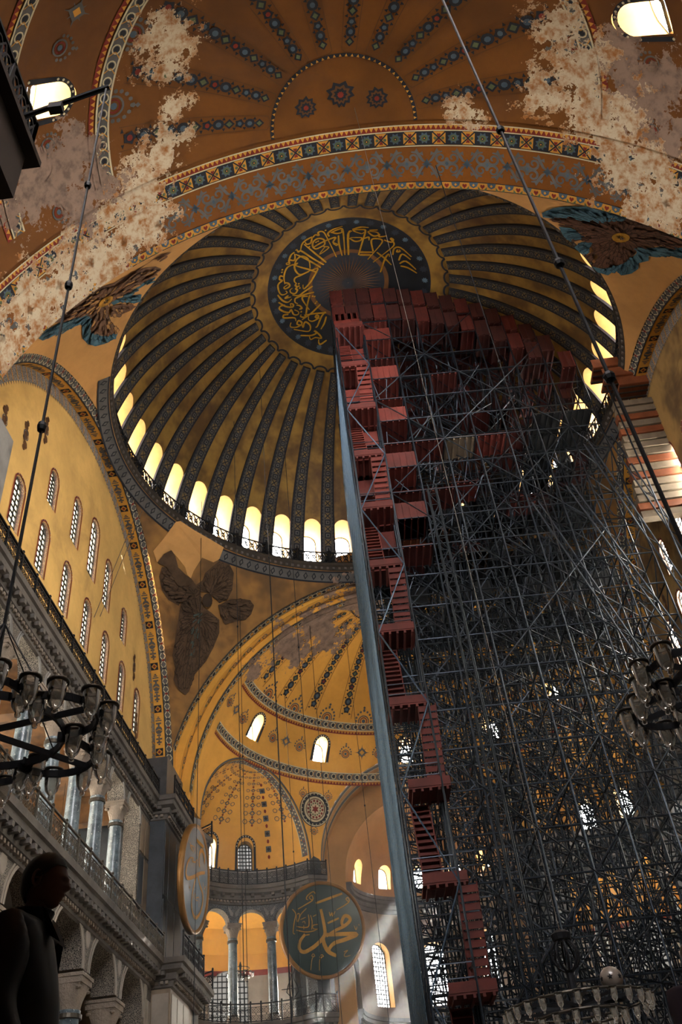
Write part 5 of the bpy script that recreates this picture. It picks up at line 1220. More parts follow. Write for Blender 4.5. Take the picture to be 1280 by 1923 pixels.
def scaffold():
    t = empty('scaffold_tower', sw(0, 0, FZ)); t.rotation_euler = (0, 0, SR); tag(t, 'huge dense steel tube scaffold rising from the floor into the dome', 'scaffold')
    # local frame of the tower: x = depth east, y = north (so -b), z from the floor
    L = lambda a, b, z: (a, -b, z-FZ)
    zt = {(i, j): min(ztop(PA*i, PB*j), *[ztop(PA*min(NA-1, i+di), PB*min(NB-1, j+dj)) for di in (0, 1) for dj in (0, 1)])-.1 for i in range(NA) for j in range(NB)}
    rest_s, rest_l, rest_b = MB(), MB(), MB(); rng = random.Random(5)
    led_b = MB().tube([(0, 0, 0), (0, -PB, 0)], .042, 6).mesh('ledger', M['tube'])
    bl = math.hypot(PB, PZ)
    br = [MB().tube([(0, 0, 0), (0, -PB*2, PZ*2*s)], .036, 6).mesh('brace', M['tube' if s > 0 else 'tube_dark']) for s in (1, -1)]
    nled = nbr = 0
    for i in range(NA):
        for j in range(NB):
            a, b = PA*i, PB*j; top = ztop(a, b)-.15
            if i == 0: MB().tube([L(a, b, FZ), L(a, b, top)], .05, 8).build('standard', M['tube'], t)
            else: rest_s.tube([L(a, b, FZ), L(a, b, top)], .05, 5)
            k = 1
            while FZ+PZ*k < top:
                z = FZ+PZ*k
                if j < NB-1 and z < ztop(a, b+PB)-.1:
                    if i == 0 and nled < 290: link('ledger', led_b, t, L(a, b, z)); nled += 1
                    else: rest_l.tube([L(a, b, z), L(a, b+PB, z)], .04, 4, 0, False)
                if i < NA-1 and z < ztop(a+PA, b)-.1: rest_l.tube([L(a, b, z), L(a+PA, b, z)], .04, 4, 0, False)
                # braces: on faces across the view, and some inside
                if j < NB-2 and (k+j) % 2 == 0 and k % 2 == 1:
                    s = 1 if ((j//2+k//2+i) % 2 == 0) else -1; z1 = z+2*PZ
                    if z1 < min(ztop(a, b), ztop(a, b+2*PB))-.1:
                        z0 = z if s > 0 else z1
                        if i == 0 and nbr < 290: link('brace', br[0 if s > 0 else 1], t, L(a-.06, b, z0)); nbr += 1
                        elif i < 9: rest_b.tube([L(a-.06, b, z0), L(a-.06, b+2*PB, z0+s*2*PZ)], .042, 4, 0, False)
                if i < NA-1:
                    z1 = z+PZ
                    if z1 < min(ztop(a, b), ztop(a+PA, b))-.1:
                        q = [(a, z), (a+PA, z1)] if (i+k//2) % 2 else [(a+PA, z), (a, z1)]
                        rest_b.tube([L(q[0][0], b+.06, q[0][1]), L(q[1][0], b+.06, q[1][1])], .036, 4, 0, False)
                if rng.random() < .6 and j < NB-1 and i < NA-1 and z < zt[(i, j)]: rest_b.tube([L(a, b, z), L(a+PA, b+PB, z)], .034, 4, 0, False)
                for _ in range(2 if j < NB-1 and i < NA-1 and z+PZ < zt[(i, j)] else 0):   # loose struts within a bay
                    u, v = rng.random(), rng.random(); rest_b.tube([L(a+u*PA, b+v*PB, z), L(a+PA*rng.random(), b+PB*rng.random(), z+PZ*rng.uniform(.5, 1))], .032, 4, 0, False)
                k += 1
    for nme, mb, m in (('standards_within', rest_s, 'tube_dark'), ('ledgers_within', rest_l, 'tube_dark'), ('braces_within', rest_b, 'tube')):
        tag(mb.build(nme, M[m], t), None, None, None, 'stuff')
    # red decks stepped under the curve of the dome
    H = PB/2
    def deck_mesh(w_, m):
        dk = MB(); dk.box((PA/2, -w_/2, .05), (PA*.97, w_*.93, .1))
        for q in np.linspace(.1, .9, 3 if w_ < 1 else 5): dk.box((PA/2, -w_*q, -.05), (PA*.97, .08, .1))
        return dk.mesh('deck', M[m])
    def guard_mesh(w_, m, h=1.5):
        g = MB(); g.box((-.02, -w_/2, h/2), (.04, w_*.93, h))
        for q in np.linspace(.1, .9, 3 if w_ < 1 else 5): g.box((-.05, -w_*q, h/2), (.04, .06, h))
        return g.mesh('guard_board', M[m])
    half = {m: deck_mesh(H, m) for m in ('red_board', 'red_dim')}; ghalf = {m: guard_mesh(H, m) for m in ('red_board', 'red_dim')}
    decks = {m: deck_mesh(PB, m) for m in ('red_board', 'red_bright', 'pale_board', 'orange_board', 'dark_sheet')}
    rises = {m: guard_mesh(PB, m, 1.1) for m in ('red_board', 'red_bright', 'dark_sheet')}
    for i in range(NA-1):
        for j in range(2*(NB-1)):
            x, y, _ = sw(PA*(i+.5), H*(j+.5), 0); r = math.hypot(x, y)
            z = min(ztop(PA*(i+p), H*(j+q)) for p in (0, 1) for q in (0, 1))-.75
            if r < 13.9:
                m = 'red_dim' if (i+j) % 3 else 'red_board'; link('deck', half[m], t, L(PA*i, H*j, z)); link('guard_board', ghalf[m], t, L(PA*i, H*j, z))
                if i == 0 and j < 14: link('deck', half[m], t, L(0, H*j, z-1.9)); link('guard_board', ghalf[m], t, L(0, H*j, z-1.9))
    for i in range(NA-1):
        for j in range(NB-1):
            x, y, _ = sw(PA*(i+.5), PB*(j+.5), 0); r = math.hypot(x, y); zz = zt[(i, j)]
            if 10.4 < r < 17: link('deck', decks['dark_sheet'], t, L(PA*i, PB*j, min(39.3, zz-.4)))
            if i > 2 and r > 6:
                for k in (15, 16, 17, 18, 19):
                    z = FZ+PZ*k
                    if z < zz-1 and (i*3+j*5+k*7) % 5 < 2: link('deck', decks['dark_sheet'], t, L(PA*i, PB*j, z))
                    if z < zz-1 and (i*5+j*3+k*2) % 6 == 0: link('guard_board', rises['dark_sheet'], t, L(PA*i, PB*j, z))
    # scattered boards on the middle levels
    for _ in range(60):
        i, j, k = rng.randrange(0, 5), rng.randrange(0, 6), rng.randrange(16, 23); z = FZ+PZ*k
        if z < zt[(i, j)]-2.5: link('deck', decks[rng.choice(['red_board', 'red_board', 'pale_board', 'orange_board', 'red_bright'])], t, L(PA*i, PB*j, z))
    for j in range(2):
        for k in range(15, 26):
            z = FZ+PZ*k
            if z < zt[(0, j)]-2: link('deck', decks['red_bright' if (k+j) % 3 else 'red_board'], t, L(0, PB*j, z))
            if z < zt[(0, j)]-2 and (k+j) % 2: link('guard_board', rises['red_bright' if k > 18 else 'red_board'], t, L(0, PB*j, z))
    # slanted lattice beams reaching towards the south wall
    for n, (b0, z0, b1, z1) in enumerate(((13.2, 36.0, 16.3, 20.0), (11.4, 33.0, 15.6, 17.0), (9.3, 32.0, 14.0, 14.0), (14.6, 36.5, 16.6, 25.0))):
        bm_ = MB(); d = Vector((0, -(b1-b0), z1-z0)).normalized(); nrm = Vector((0, d.z, -d.y))*.35; p, q = Vector(L(-.5, b0, z0)), Vector(L(-.5, b1, z1))
        bm_.tube([p, q], .05, 6); bm_.tube([p+nrm, q+nrm], .05, 6); m = int((q-p).length/.7)
        for k in range(m): bm_.tube([p+(q-p)*k/m+(nrm if k % 2 else nrm*0), p+(q-p)*(k+1)/m+(nrm*0 if k % 2 else nrm)], .025, 4, 0, False)
        bm_.build('lattice_beam', M['tube'], t)
    mast = MB()
    for da, db in ((0, 0), (0, .45), (-.4, 0), (-.4, .45)): mast.tube([L(-.15+da, 3.9+db, FZ), L(-.15+da, 3.9+db, 34)], .04, 5)
    for k in range(42):
        z = FZ+k*.78; mast.tube([L(-.55, 3.9 if k % 2 else 4.3, z), L(-.55, 4.3 if k % 2 else 3.9, z+.78)], .025, 4, 0, False); mast.tube([L(-.55, 3.9, z), L(-.55, 4.3, z)], .025, 4, 0, False)
    mast.build('hoist_mast', M['tube_dark'], t)
    # pale netting on the north face
    nt = MB(); aa = np.linspace(0, 13.2, 13)
    for a0, a1 in zip(aa[:-1], aa[1:]): nt.box(((a0+a1)/2, .09, (8.0-FZ+min(ztop(a0, 0), ztop(a1, 0), 46.5)-FZ)/2), (a1-a0, .02, min(ztop(a0, 0), ztop(a1, 0), 46.5)-8.0))
    tag(nt.build('debris_net', M['net'], t), 'pale blue-grey debris netting')
    return t
def net_mat():
    m = bpy.data.materials.new('net'); m.use_nodes = True; nt = m.node_tree; nt.nodes.clear()
    d = nt.nodes.new('ShaderNodeBsdfDiffuse'); d.inputs[0].default_value = lin('5d6d7c'); tr = nt.nodes.new('ShaderNodeBsdfTranslucent'); tr.inputs[0].default_value = lin('4d5d6c')
    a = nt.nodes.new('ShaderNodeAddShader'); t = nt.nodes.new('ShaderNodeBsdfTransparent'); mx = nt.nodes.new('ShaderNodeMixShader'); mx.inputs[0].default_value = .5
    o = nt.nodes.new('ShaderNodeOutputMaterial')
    nt.links.new(d.outputs[0], a.inputs[0]); nt.links.new(tr.outputs[0], a.inputs[1]); nt.links.new(t.outputs[0], mx.inputs[1]); nt.links.new(a.outputs[0], mx.inputs[2]); nt.links.new(mx.outputs[0], o.inputs[0]); MATS['net'] = m
net_mat()
scaffold()
def stair_tower():
    t = empty('scaffold_stair', sw(-1.75, 0, FZ)); t.rotation_euler = (0, 0, SR); tag(t, 'red boarded stair tower zigzagging up the front corner of the scaffold', 'stairs')
    L = lambda a, b, z: (a+1.75, -b, z-FZ)
    for a in (-1.7, -.1):
        for b in (.02, 1.75): MB().tube([L(a, b, FZ), L(a, b, 49.5 if a > -1 else 46)], .05, 6).build('standard', M['tube'], t)
    lm = MB(); lm.box((.8, -.88, .06), (1.6, 1.75, .12)); lm.box((.0, -.88, .25), (.05, 1.75, .36))
    for q in (.2, .55, .9, 1.25, 1.6): lm.box((.8, -q, -.06), (1.6, .1, .12))
    lm = lm.mesh('landing', M['red_board'])
    zs = [4.8+3.84*k for k in range(12)]
    n = 13
    for k, z in enumerate(zs):
        lo = 0.0 if z > 20 else .35 if z > 10 else .7
        link('landing', lm, t, L(-1.7, lo, z))
        if k == len(zs)-1: continue
        lane = .08 if k % 2 == 0 else .95; up = (k % 2 == 0)
        f = MB()
        for i in range(n):
            s = (i+.5)/n; a = -1.6+1.5*(s if up else 1-s); f.box(L(a, lane+lo+.38, z+3.84*s), (.24, .76, .05)); f.box(L(a+(.1 if up else -.1), lane+lo+.38, z+3.84*s-.13), (.03, .76, .22))
        for b in (0, .76): f.bar(L(-1.6 if up else -.1, lane+lo+b, z), L(-.1 if up else -1.6, lane+lo+b, z+3.84), .05, .16)
        f.build('stair_flight', M['red_bright' if z > 24 else 'red_board'], t)
        g = MB()
        for zz in (.55, 1.05):
            for b in (.02, 1.75): g.tube([L(-1.7, b, z+zz), L(-.1, b, z+zz)], .025, 4)
            g.tube([L(-1.7, .02, z+zz), L(-1.7, 1.75, z+zz)], .025, 4)
        g.build('handrail', M['tube'], t)
        h = MB(); h.tube([L(-1.72, .02, z), L(-1.72, 1.75, z+3.84)] if k % 2 else [L(-1.72, 1.75, z), L(-1.72, .02, z+3.84)], .035, 5); h.build('brace', M['tube_blue'], t)
stair_tower()
def side_platform():
    """boarded platform hung in front of the south arch"""
    t = empty('boarded_platform', (-.6, -15.6, 30)); tag(t, 'hanging platform of red and pale boards beside the scaffold under the south arch', 'platform')
    for k in range(16):
        z = 8.35-.5*k; m = ['pale_board', 'pale_board', 'orange_board', 'pale_board', 'orange_board', 'pale_board'][k % 6]
        y0, y1 = 1.5-.0*k-.05*(k % 2)+.04*k, -1.55+.06*k
        MB().box((.55+.07*k, (y0+y1)/2, z), (.5, y0-y1, .42)).build('board', M[m], t)
    for k, (x, y, z, w_, d) in enumerate(((.2, 1.3, 10.9, 1.3, 1.6), (.2, .6, 10.0, 1.3, 2.2), (.3, -.6, 9.3, 1.2, 3.2))): 
        MB().box((x, y, z), (w_, d, .16)).build('deck', M['orange_board'], t); MB().box((x-w_/2, y, z+.3), (.05, d, .7)).build('guard_board', M['orange_board'], t)
        b = MB()
        for q in (-.35, 0, .35): b.box((x+q*w_, y, z-.12), (.07, d, .1))
        b.build('joists', M['dark_wood'], t)
    for y in (1.5, -1.2): MB().tube([(.2, y, -6), (.2, y, 12)], .05, 6).build('standard', M['tube'], t)
side_platform()

# ------------------------------------------------------------------ round calligraphy shields
mat('shield_green', '20312f', .28, .25, .6, spec=.6); mat('shield_gold', 'b8863a', .35, .25, 1.5, metal=.35); mat('shield_rim', '8a6234', .45, .3, 1., metal=.3); mat('shield_glare', '8795a0', .2, .25, .5, spec=.8)  # the pale grey is window glare on the shield, put into its colour
def smooth_pts(p, n=5):
    k = len(p); out = []
    for i in range(k-1):
        p0, p1, p2, p3 = p[max(i-1, 0)], p[i], p[i+1], p[min(i+2, k-1)]
        for t in np.linspace(0, 1, n+1)[:-1]: out.append(tuple(.5*((2*p1[j])+(-p0[j]+p2[j])*t+(2*p0[j]-5*p1[j]+4*p2[j]-p3[j])*t*t+(-p0[j]+3*p1[j]-3*p2[j]+p3[j])*t**3) for j in (0, 1)))
    return out+[p[-1]]
def shield(loc, rot, r, strokes, m, label):
    t = empty('calligraphy_shield', loc); t.rotation_euler = rot; tag(t, label, 'shield')
    MB().lathe([(0, .14), (r*.5, .13), (r*.93, .1), (r*.93, -.1), (0, -.1)], 64).build('disc', M[m], t)
    MB().lathe([(r*.925, -.14), (r, -.14), (r, .1), (r*.985, .19), (r*.94, .19), (r*.92, .1), (r*.925, -.14)], 64).build('rim', M['shield_rim'], t, True)
    P = Paint(lambda u, v, L=0: (u*r*.94, v*r*.94, .145+.004*L), ['shield_gold'])
    for pts, w_ in strokes:
        q = smooth_pts(pts); k = len(q); P.stroke(q, [w_*(.55+.45*math.sin(PI*min(1., .2+.7*i/k))) for i in range(k)], 'shield_gold', 1)
    P.build('gold_script', t); return t
def unit(strokes, c, eu, ev, s):
    det = eu[0]*ev[1]-ev[0]*eu[1]
    f = lambda p: (((p[0]-c[0])*ev[1]-(p[1]-c[1])*ev[0])/det, ((p[1]-c[1])*eu[0]-(p[0]-c[0])*eu[1])/det)
    return [([f(p) for p in pts], w_*s) for pts, w_ in strokes]
ST_A = [([(535, 475), (845, 378)], 30), ([(330, 530), (420, 480), (495, 430), (480, 370), (452, 400), (495, 435)], 15), ([(520, 352), (490, 325), (430, 370), (420, 410), (440, 425)], 15),
        ([(600, 555), (640, 700), (672, 850), (650, 920), (560, 1010), (450, 1065), (390, 1020), (390, 930), (440, 850)], 44),
        ([(880, 790), (862, 740), (890, 670), (940, 680), (960, 730), (900, 790), (790, 840), (690, 900)], 42), ([(690, 880), (800, 888), (920, 893), (1055, 912), (920, 960), (800, 990), (745, 1040), (735, 1085)], 48), ([(650, 900), (672, 990), (730, 1090), (825, 1150)], 50),
        ([(695, 740), (825, 688)], 24), ([(705, 600), (720, 650), (737, 612), (748, 655), (775, 598)], 13), ([(790, 580), (870, 540), (935, 490), (918, 435), (895, 455), (935, 497)], 13),
        ([(265, 525), (310, 590), (300, 700), (300, 815), (322, 835)], 13), ([(430, 530), (370, 600), (340, 690), (325, 600), (352, 590), (355, 640)], 13), ([(458, 610), (472, 680), (470, 760), (400, 762), (335, 745)], 13), ([(485, 620), (510, 700), (512, 800)], 12), ([(515, 640), (552, 620)], 10),
        ([(335, 790), (440, 822), (530, 820), (582, 798)], 13), ([(580, 742), (525, 750), (530, 790), (580, 800)], 11), ([(450, 862), (492, 858)], 14), ([(370, 665), (430, 640)], 9), ([(395, 700), (420, 690), (430, 720)], 8), ([(415, 740), (420, 790)], 9),
        ([(578, 1128), (540, 1125), (550, 1098), (572, 1120), (545, 1160), (540, 1290)], 9), ([(680, 1140), (632, 1150), (650, 1118), (672, 1138), (635, 1180), (640, 1305)], 9), ([(912, 1112), (955, 1098), (920, 1140), (930, 1170), (992, 1162)], 9), ([(1015, 800), (1040, 855), (1050, 815)], 9), ([(1068, 790), (1076, 802)], 12)]
ST_B = [([(285, 405), (405, 385)], 30), ([(365, 770), (345, 610), (365, 490), (400, 470), (430, 540), (432, 630)], 34), ([(455, 765), (380, 860), (300, 1000), (215, 1115), (182, 1060), (190, 900), (222, 780)], 30), ([(340, 890), (390, 1020), (452, 1130), (462, 1300), (430, 1480), (368, 1585), (310, 1480), (300, 1250), (325, 1010)], 28),
        ([(190, 560), (240, 640), (200, 600), (260, 560), (250, 660)], 9), ([(225, 770), (265, 740), (250, 800), (300, 760), (320, 700), (330, 790)], 12), ([(275, 480), (285, 640)], 8), ([(310, 500), (318, 640)], 8), ([(315, 1270), (345, 1320), (390, 1300)], 9), ([(330, 1230), (360, 1280), (400, 1240), (415, 1380)], 10), ([(440, 950), (470, 1030), (490, 960), (500, 1080)], 9), ([(245, 1220), (262, 1225)], 14)]
SA = unit(ST_A, (650, 808), (475, 45), (-50, -575), 1/530.)
SB = unit(ST_B, (335, 985), (200, 45), (-12, -805), 1/400.)
def face(az, tilt):
    n = Vector((math.cos(az)*math.cos(tilt), math.sin(az)*math.cos(tilt), math.sin(tilt))); x = Vector((0, 0, 1)).cross(n).normalized(); y = n.cross(x)
    return Matrix(((x.x, y.x, n.x), (x.y, y.y, n.y), (x.z, y.z, n.z))).to_euler()
shield((28.75, 7.63, 19.95), face(R_(203), R_(-12)), 3.12, SA, 'shield_green', 'great round dark green shield with gold script beside the exedra')
shield((15.35, 13.75, 19.85), face(R_(268), R_(-4)), 3.0, SB, 'shield_glare', 'round shield seen edge-on, gold script on a ground coloured pale with window glare, hung on the great pier')

# ------------------------------------------------------------------ chandeliers
def glass_mat():
    m = bpy.data.materials.new('lamp_glass'); m.use_nodes = True; nt = m.node_tree; nt.nodes.clear()
    g = nt.nodes.new('ShaderNodeBsdfGlossy'); g.inputs['Roughness'].default_value = .08; d = nt.nodes.new('ShaderNodeBsdfDiffuse'); d.inputs[0].default_value = lin('d8cdbb')
    t = nt.nodes.new('ShaderNodeBsdfTransparent'); t.inputs[0].default_value = (.8, .77, .72, 1); fr = nt.nodes.new('ShaderNodeFresnel'); fr.inputs[0].default_value = 1.7
    m1 = nt.nodes.new('ShaderNodeMixShader'); m1.inputs[0].default_value = .22; nt.links.new(t.outputs[0], m1.inputs[1]); nt.links.new(d.outputs[0], m1.inputs[2])
    m2 = nt.nodes.new('ShaderNodeMixShader'); nt.links.new(fr.outputs[0], m2.inputs[0]); nt.links.new(m1.outputs[0], m2.inputs[1]); nt.links.new(g.outputs[0], m2.inputs[2])
    o = nt.nodes.new('ShaderNodeOutputMaterial'); nt.links.new(m2.outputs[0], o.inputs[0]); MATS['lamp_glass'] = m
glass_mat()
_l = MB(); _l.lathe([(.066, 0), (.064, -.05), (.06, -.11), (.048, -.165), (.028, -.195), (.014, -.205), (.022, -.22), (.018, -.236), (0, -.242)], 14)
LAMP = _l.mesh('glass_lamp', M['lamp_glass'], True)
_r = MB(); _r.lathe([(.064, -.012), (.078, -.012), (.08, .008), (.066, .012), (.064, -.012)], 14); RIM = _r.mesh('rim', M['bronze'], True)
def lamps(t, pts):
    for p in pts: l = link('glass_lamp', LAMP, t, p); link('rim', RIM, l)
def lobed_chandelier(loc, rz, lobes, rc, rl, label, top):
    t = empty('chandelier', loc, rz); tag(t, label, 'chandelier', 'ring chandeliers in the nave')
    ang0 = -R_(125); pts = []
    for k in range(lobes):
        a = 2*PI*k/lobes; c = Vector((rc*math.cos(a), rc*math.sin(a), -.04*(k % 2)))
        arcp = [c+Vector((rl*math.cos(a+q), rl*math.sin(a+q), 0)) for q in np.linspace(-2.0, 2.0, 19)]
        b = MB()
        for i in range(18): b.bar(arcp[i], arcp[i+1], .018, .055)
        b.build('lobe', M['iron'], t)
        b = MB(); b.bar((0, 0, 0), c+Vector((rl*math.cos(a), rl*math.sin(a), 0)), .02, .045); b.build('spoke', M['iron'], t)
        for q in np.linspace(-1.7, 1.7, 6): p = c+Vector(((rl+.075)*math.cos(a+q), (rl+.075)*math.sin(a+q), .06)); pts.append(p)
    b = MB(); n = 40
    for i in range(n): b.bar((rc*math.cos(2*PI*i/n), rc*math.sin(2*PI*i/n), 0), (rc*math.cos(2*PI*(i+1)/n), rc*math.sin(2*PI*(i+1)/n), 0), .018, .06)
    b.build('hoop', M['iron'], t)
    b = MB(); b.lathe([(0, -.12), (.05, -.1), (.07, 0), (.04, .1), (.025, .3), (.05, .42), (.02, .5), (0, .5)], 12); b.build('hub', M['iron'], t)
    b = MB()
    for k in range(lobes): a = 2*PI*k/lobes; b.tube([(rc*math.cos(a), rc*math.sin(a), .02), (.0, .0, .95)], .006, 4)
    b.build('stay_chains', M['iron'], t)
    lamps(t, pts); return t
LCH, RCH, BCH = (-31.14, 4.72, 4.72), (-30.45, -.98, 4.72), (-19.6, -.85, 4.62)
lobed_chandelier(LCH, .35, 6, .56, .3, 'black iron chandelier of glass lamps hanging before the north arcade', 15)
lobed_chandelier(RCH, .0, 6, .56, .3, 'black iron chandelier of glass lamps hanging before the scaffold, cut by the picture edge', 31)
def big_chandelier(loc):
    t = empty('chandelier', loc); tag(t, 'wide dark chandelier low before the scaffold with a balloon-shaped openwork stem', 'chandelier', 'ring chandeliers in the nave')
    n = 48; R1 = 1.22
    for r, z in ((R1, 0), (R1*.62, -.18)):
        b = MB(); b.tube([(r*math.cos(2*PI*i/n), r*math.sin(2*PI*i/n), z) for i in range(n)], .025, 6, closed=True); b.build('hoop', M['bronze'], t)
    b = MB()
    for k in range(12): a = 2*PI*k/12; b.bar((0, 0, 0), (R1*math.cos(a), R1*math.sin(a), 0), .02, .05)
    b.build('spokes', M['iron'], t)
    b = MB(); b.lathe([(0, -.1), (.1, -.08), (.13, .02), (.08, .12), (.07, .5), (.1, .54), (0, .56)], 12); b.build('stem', M['iron'], t); MB().lathe([(0, 1.02), (.16, 1.04), (.18, 1.14), (.1, 1.2), (0, 1.2)], 12).build('crown', M['iron'], t)
    for k in range(8):
        a = 2*PI*k/8; q = [(.08+.16*math.sin(PI*s)**.7, .54+.5*s) for s in np.linspace(0, 1, 9)]; MB().tube([(r*math.cos(a), r*math.sin(a), z) for r, z in q], .022, 5).build('basket_rib', M['iron'], t)
    lamps(t, [(R1*math.cos(2*PI*(k+.5)/26), R1*math.sin(2*PI*(k+.5)/26), .0) for k in range(26)]+[(R1*.62*math.cos(2*PI*(k+.5)/14), R1*.62*math.sin(2*PI*(k+.5)/14), -.18) for k in range(14)])
big_chandelier(BCH)
mat('egg', '776b60', .3, .2, 3., spec=.6)
def globe(loc):
    t = empty('hanging_globe', loc); tag(t, 'pale shiny ball with dark star cut-outs hanging by the low chandelier', 'ornament')
    MB().lathe([(.19*math.sin(q), -.19*math.cos(q)) for q in np.linspace(0, PI, 17)], 24).build('ball', M['egg'], t, True)
    s = MB()
    for k in range(7):
        a = 2*PI*k/7+.2; d = Vector((math.cos(a), math.sin(a), 0)); e = Vector((-d.y, d.x, 0)); pts = [d*.193+e*(.05*(1 if i % 2 == 0 else .45)*math.sin(2*PI*i/10))+Vector((0, 0, .05*(1 if i % 2 == 0 else .45)*math.cos(2*PI*i/10))) for i in range(10)]; s.add([d*.196]+pts, [(0, 1+i, 1+(i+1) % 10) for i in range(10)])
    s.build('stars', M['iron'], t); MB().tube([(0, 0, .18), (0, 0, 1.4)], .006, 4).build('cord', M['iron'], t)
globe((-19.9, -1.47, 4.9))
def small_chandelier(loc, r, label):
    t = empty('small_chandelier', loc); tag(t, label, 'chandelier', 'small gallery chandeliers'); n = 24
    for q, z in ((r, 0), (r*.7, .35)): MB().tube([(q*math.cos(2*PI*i/n), q*math.sin(2*PI*i/n), z) for i in range(n)], .022, 5, closed=True).build('hoop', M['iron'], t)
    b = MB(); b.lathe([(0, -.3), (.06, -.2), (.09, 0), (.05, .2), (.1, .55), (.03, .8), (0, .8)], 8); b.tube([(0, 0, .8), (0, 0, 4.5)], .01, 4); b.build('stem', M['iron'], t)
    b = MB()
    for k in range(8): a = 2*PI*k/8; b.tube([(0, 0, 0), (r*math.cos(a), r*math.sin(a), 0)], .015, 4)
    b.build('arms', M['iron'], t); lamps(t, [(r*math.cos(2*PI*k/12), r*math.sin(2*PI*k/12), .05) for k in range(12)])
small_chandelier((30.6, 13.8, 18.2), .9, 'small dark chandelier seen between the two exedra columns')
small_chandelier((28.6, 17.3, 18.0), .8, 'small chandelier half hidden behind the first exedra column')
small_chandelier((1.5, 19.0, 18.6), .9, 'small glass chandelier behind the north gallery railing, farther west')
small_chandelier((6.3, 18.6, 17.9), .9, 'small glass chandelier behind the north gallery railing, nearer the pier')

# wrought iron lantern by the green shield
def lantern(loc):
    t = empty('iron_lantern', loc); tag(t, 'tall wrought-iron lantern bracket hanging in the exedra arch beside the green shield', 'lantern'); b = MB()
    for s in (-1, 1):
        for d in ((1, 0), (0, 1)):
            b.tube([(s*d[0]*x, s*d[1]*x, z) for x, z in ((0, 0), (.1, .2), (.42, .55), (.3, .95), (.12, 1.3), (.06, 1.6), (.2, 1.9), (.16, 2.2), (0, 2.4))], .03, 5); b.tube([(0, 0, .75), (s*d[0]*.75, s*d[1]*.75, .75)], .025, 5)
    b.build('cage', M['iron'], t); MB().tube([(0, 0, -.3), (0, 0, 2.6)], .025, 5).build('rod', M['iron'], t); MB().tube([(0, 0, 2.6), (0, 0, 4.6)], .012, 4).build('chain', M['iron'], t)
lantern((29.55, 10.05, 15.9))

# ------------------------------------------------------------------ dark balcony corner above the entrance, with its bracket rod
def balcony():
    x1, y0 = -30.62, 6.0; t = empty('balcony', (-34, 9, 13.4)); tag(t, 'dark timber balcony corner jutting in overhead with an iron railing', 'balcony'); L = lambda x, y, z: (x+34, y-9, z-13.4)
    b = MB(); b.box(L(-34.8, 10.3, 14.0), (8.36, 8.56, 1.2)); b.box(L(-34.85, 10.4, 13.25), (8.1, 8.3, .4)); b.box(L(-34.75, 10.25, 14.62), (8.6, 8.8, .14)); b.build('slab', M['dark_wood'], t)
    for k in range(7): MB().box(L(-31.5-k*.9, 10.0, 13.0), (.16, 8.0, .25)).build('joist', M['dark_wood'], t)
    for nme, p, q in (('a', (-38, y0), (x1, y0)), ('b', (x1, y0), (x1, 13.5))):
        p, q = Vector(p), Vector(q); Ln = (q-p).length; n = int(Ln/.9)
        r = MB()
        for z in (14.75, 15.62): r.bar(L(p.x, p.y, z), L(q.x, q.y, z), .07, .07)
        r.build('rail', M['iron'], t); lat = MB()
        for i in range(n*3):
            s0, s1 = p+(q-p)*i/(n*3), p+(q-p)*(i+1)/(n*3); m = (s0+s1)/2; rr = [m+(q-p).normalized()*(.13*math.cos(u)) for u in np.linspace(0, 2*PI, 9)]; zz = [15.18+.3*math.sin(u) for u in np.linspace(0, 2*PI, 9)]
            for j in range(8): lat.bar(L(rr[j].x, rr[j].y, zz[j]), L(rr[j+1].x, rr[j+1].y, zz[j+1]), .035, .035)
            lat.bar(L(s0.x, s0.y, 14.7), L(s1.x, s1.y, 15.6), .03, .03); lat.bar(L(s0.x, s0.y, 15.6), L(s1.x, s1.y, 14.7), .03, .03)
        lat.build('lattice', M['iron'], t)
        for i in range(n+1): c = p+(q-p)*i/n; MB().box(L(c.x, c.y, 15.15), (.07, .07, 1.0)).build('post', M['iron'], t)
    MB().tube([L(-31.0, 6.3, 14.9), L(-31.14, 4.66, 15.35)], .045, 8).build('bracket_rod', M['iron'], t)
    MB().box(L(-31.08, 5.45, 15.02), (.12, .2, .16)).build('bracket_clamp', M['iron'], t)
balcony()

# ------------------------------------------------------------------ suspension cables
mat('wire', '5f5850', .5, .2, 2., metal=.5)
def cable(p, q, r, label, m='iron', knots=()):
    t = empty('suspension_cable', q); tag(t, label, 'cable', 'suspension cables of the lamps'); q = Vector(q); p = Vector(p)
    MB().tube([p-q, (0, 0, 0)], r, 5).build('wire', M[m], t)
    for k in knots: c = (p-q)*k; MB().lathe([(0, -.07), (r*2.4, -.05), (r*3, 0), (r*2.4, .05), (0, .07)], 8, c).build('knot', M['iron'], t)
cable((-31.14, 4.7, 15.3), (LCH[0], LCH[1], 5.2), .016, 'black cable with knots falling from the balcony rod to the near chandelier', 'iron', (.27, .72, .5))
cable((-30.45, -.98, 31.2), (RCH[0], RCH[1], 5.2), .022, 'thick black cable with knots slanting down to the chandelier at the picture edge', 'iron', (.12, .2, .33, .55))
cable((-18.9, -.55, 39.8), (BCH[0], BCH[1], 5.8), .009, 'thin pale cable from the western semidome to the low chandelier', 'wire')
CAB = [((-16.0, -4.0, 39.3), 'before the dome medallion'), ((3.0, 6.9, 52), 'before the dome windows'), ((6.0, 9.3, 48), 'before the north-east pendentive'), ((10.0, 6.2, 49), 'before the eastern arch, nearer the scaffold'), ((12.0, 8.0, 45), 'before the eastern arch, middle one'), ((9.0, 12.2, 43.5), 'before the foot of the winged figure'), ((18.0, 6.0, 38), 'before the eastern semidome'), ((20.0, 3.5, 38.3), 'before the eastern semidome, next to the scaffold'), ((22.0, 8.6, 35.5), 'before the golden half dome'), ((14.0, 10.5, 41), 'before the grated window')]
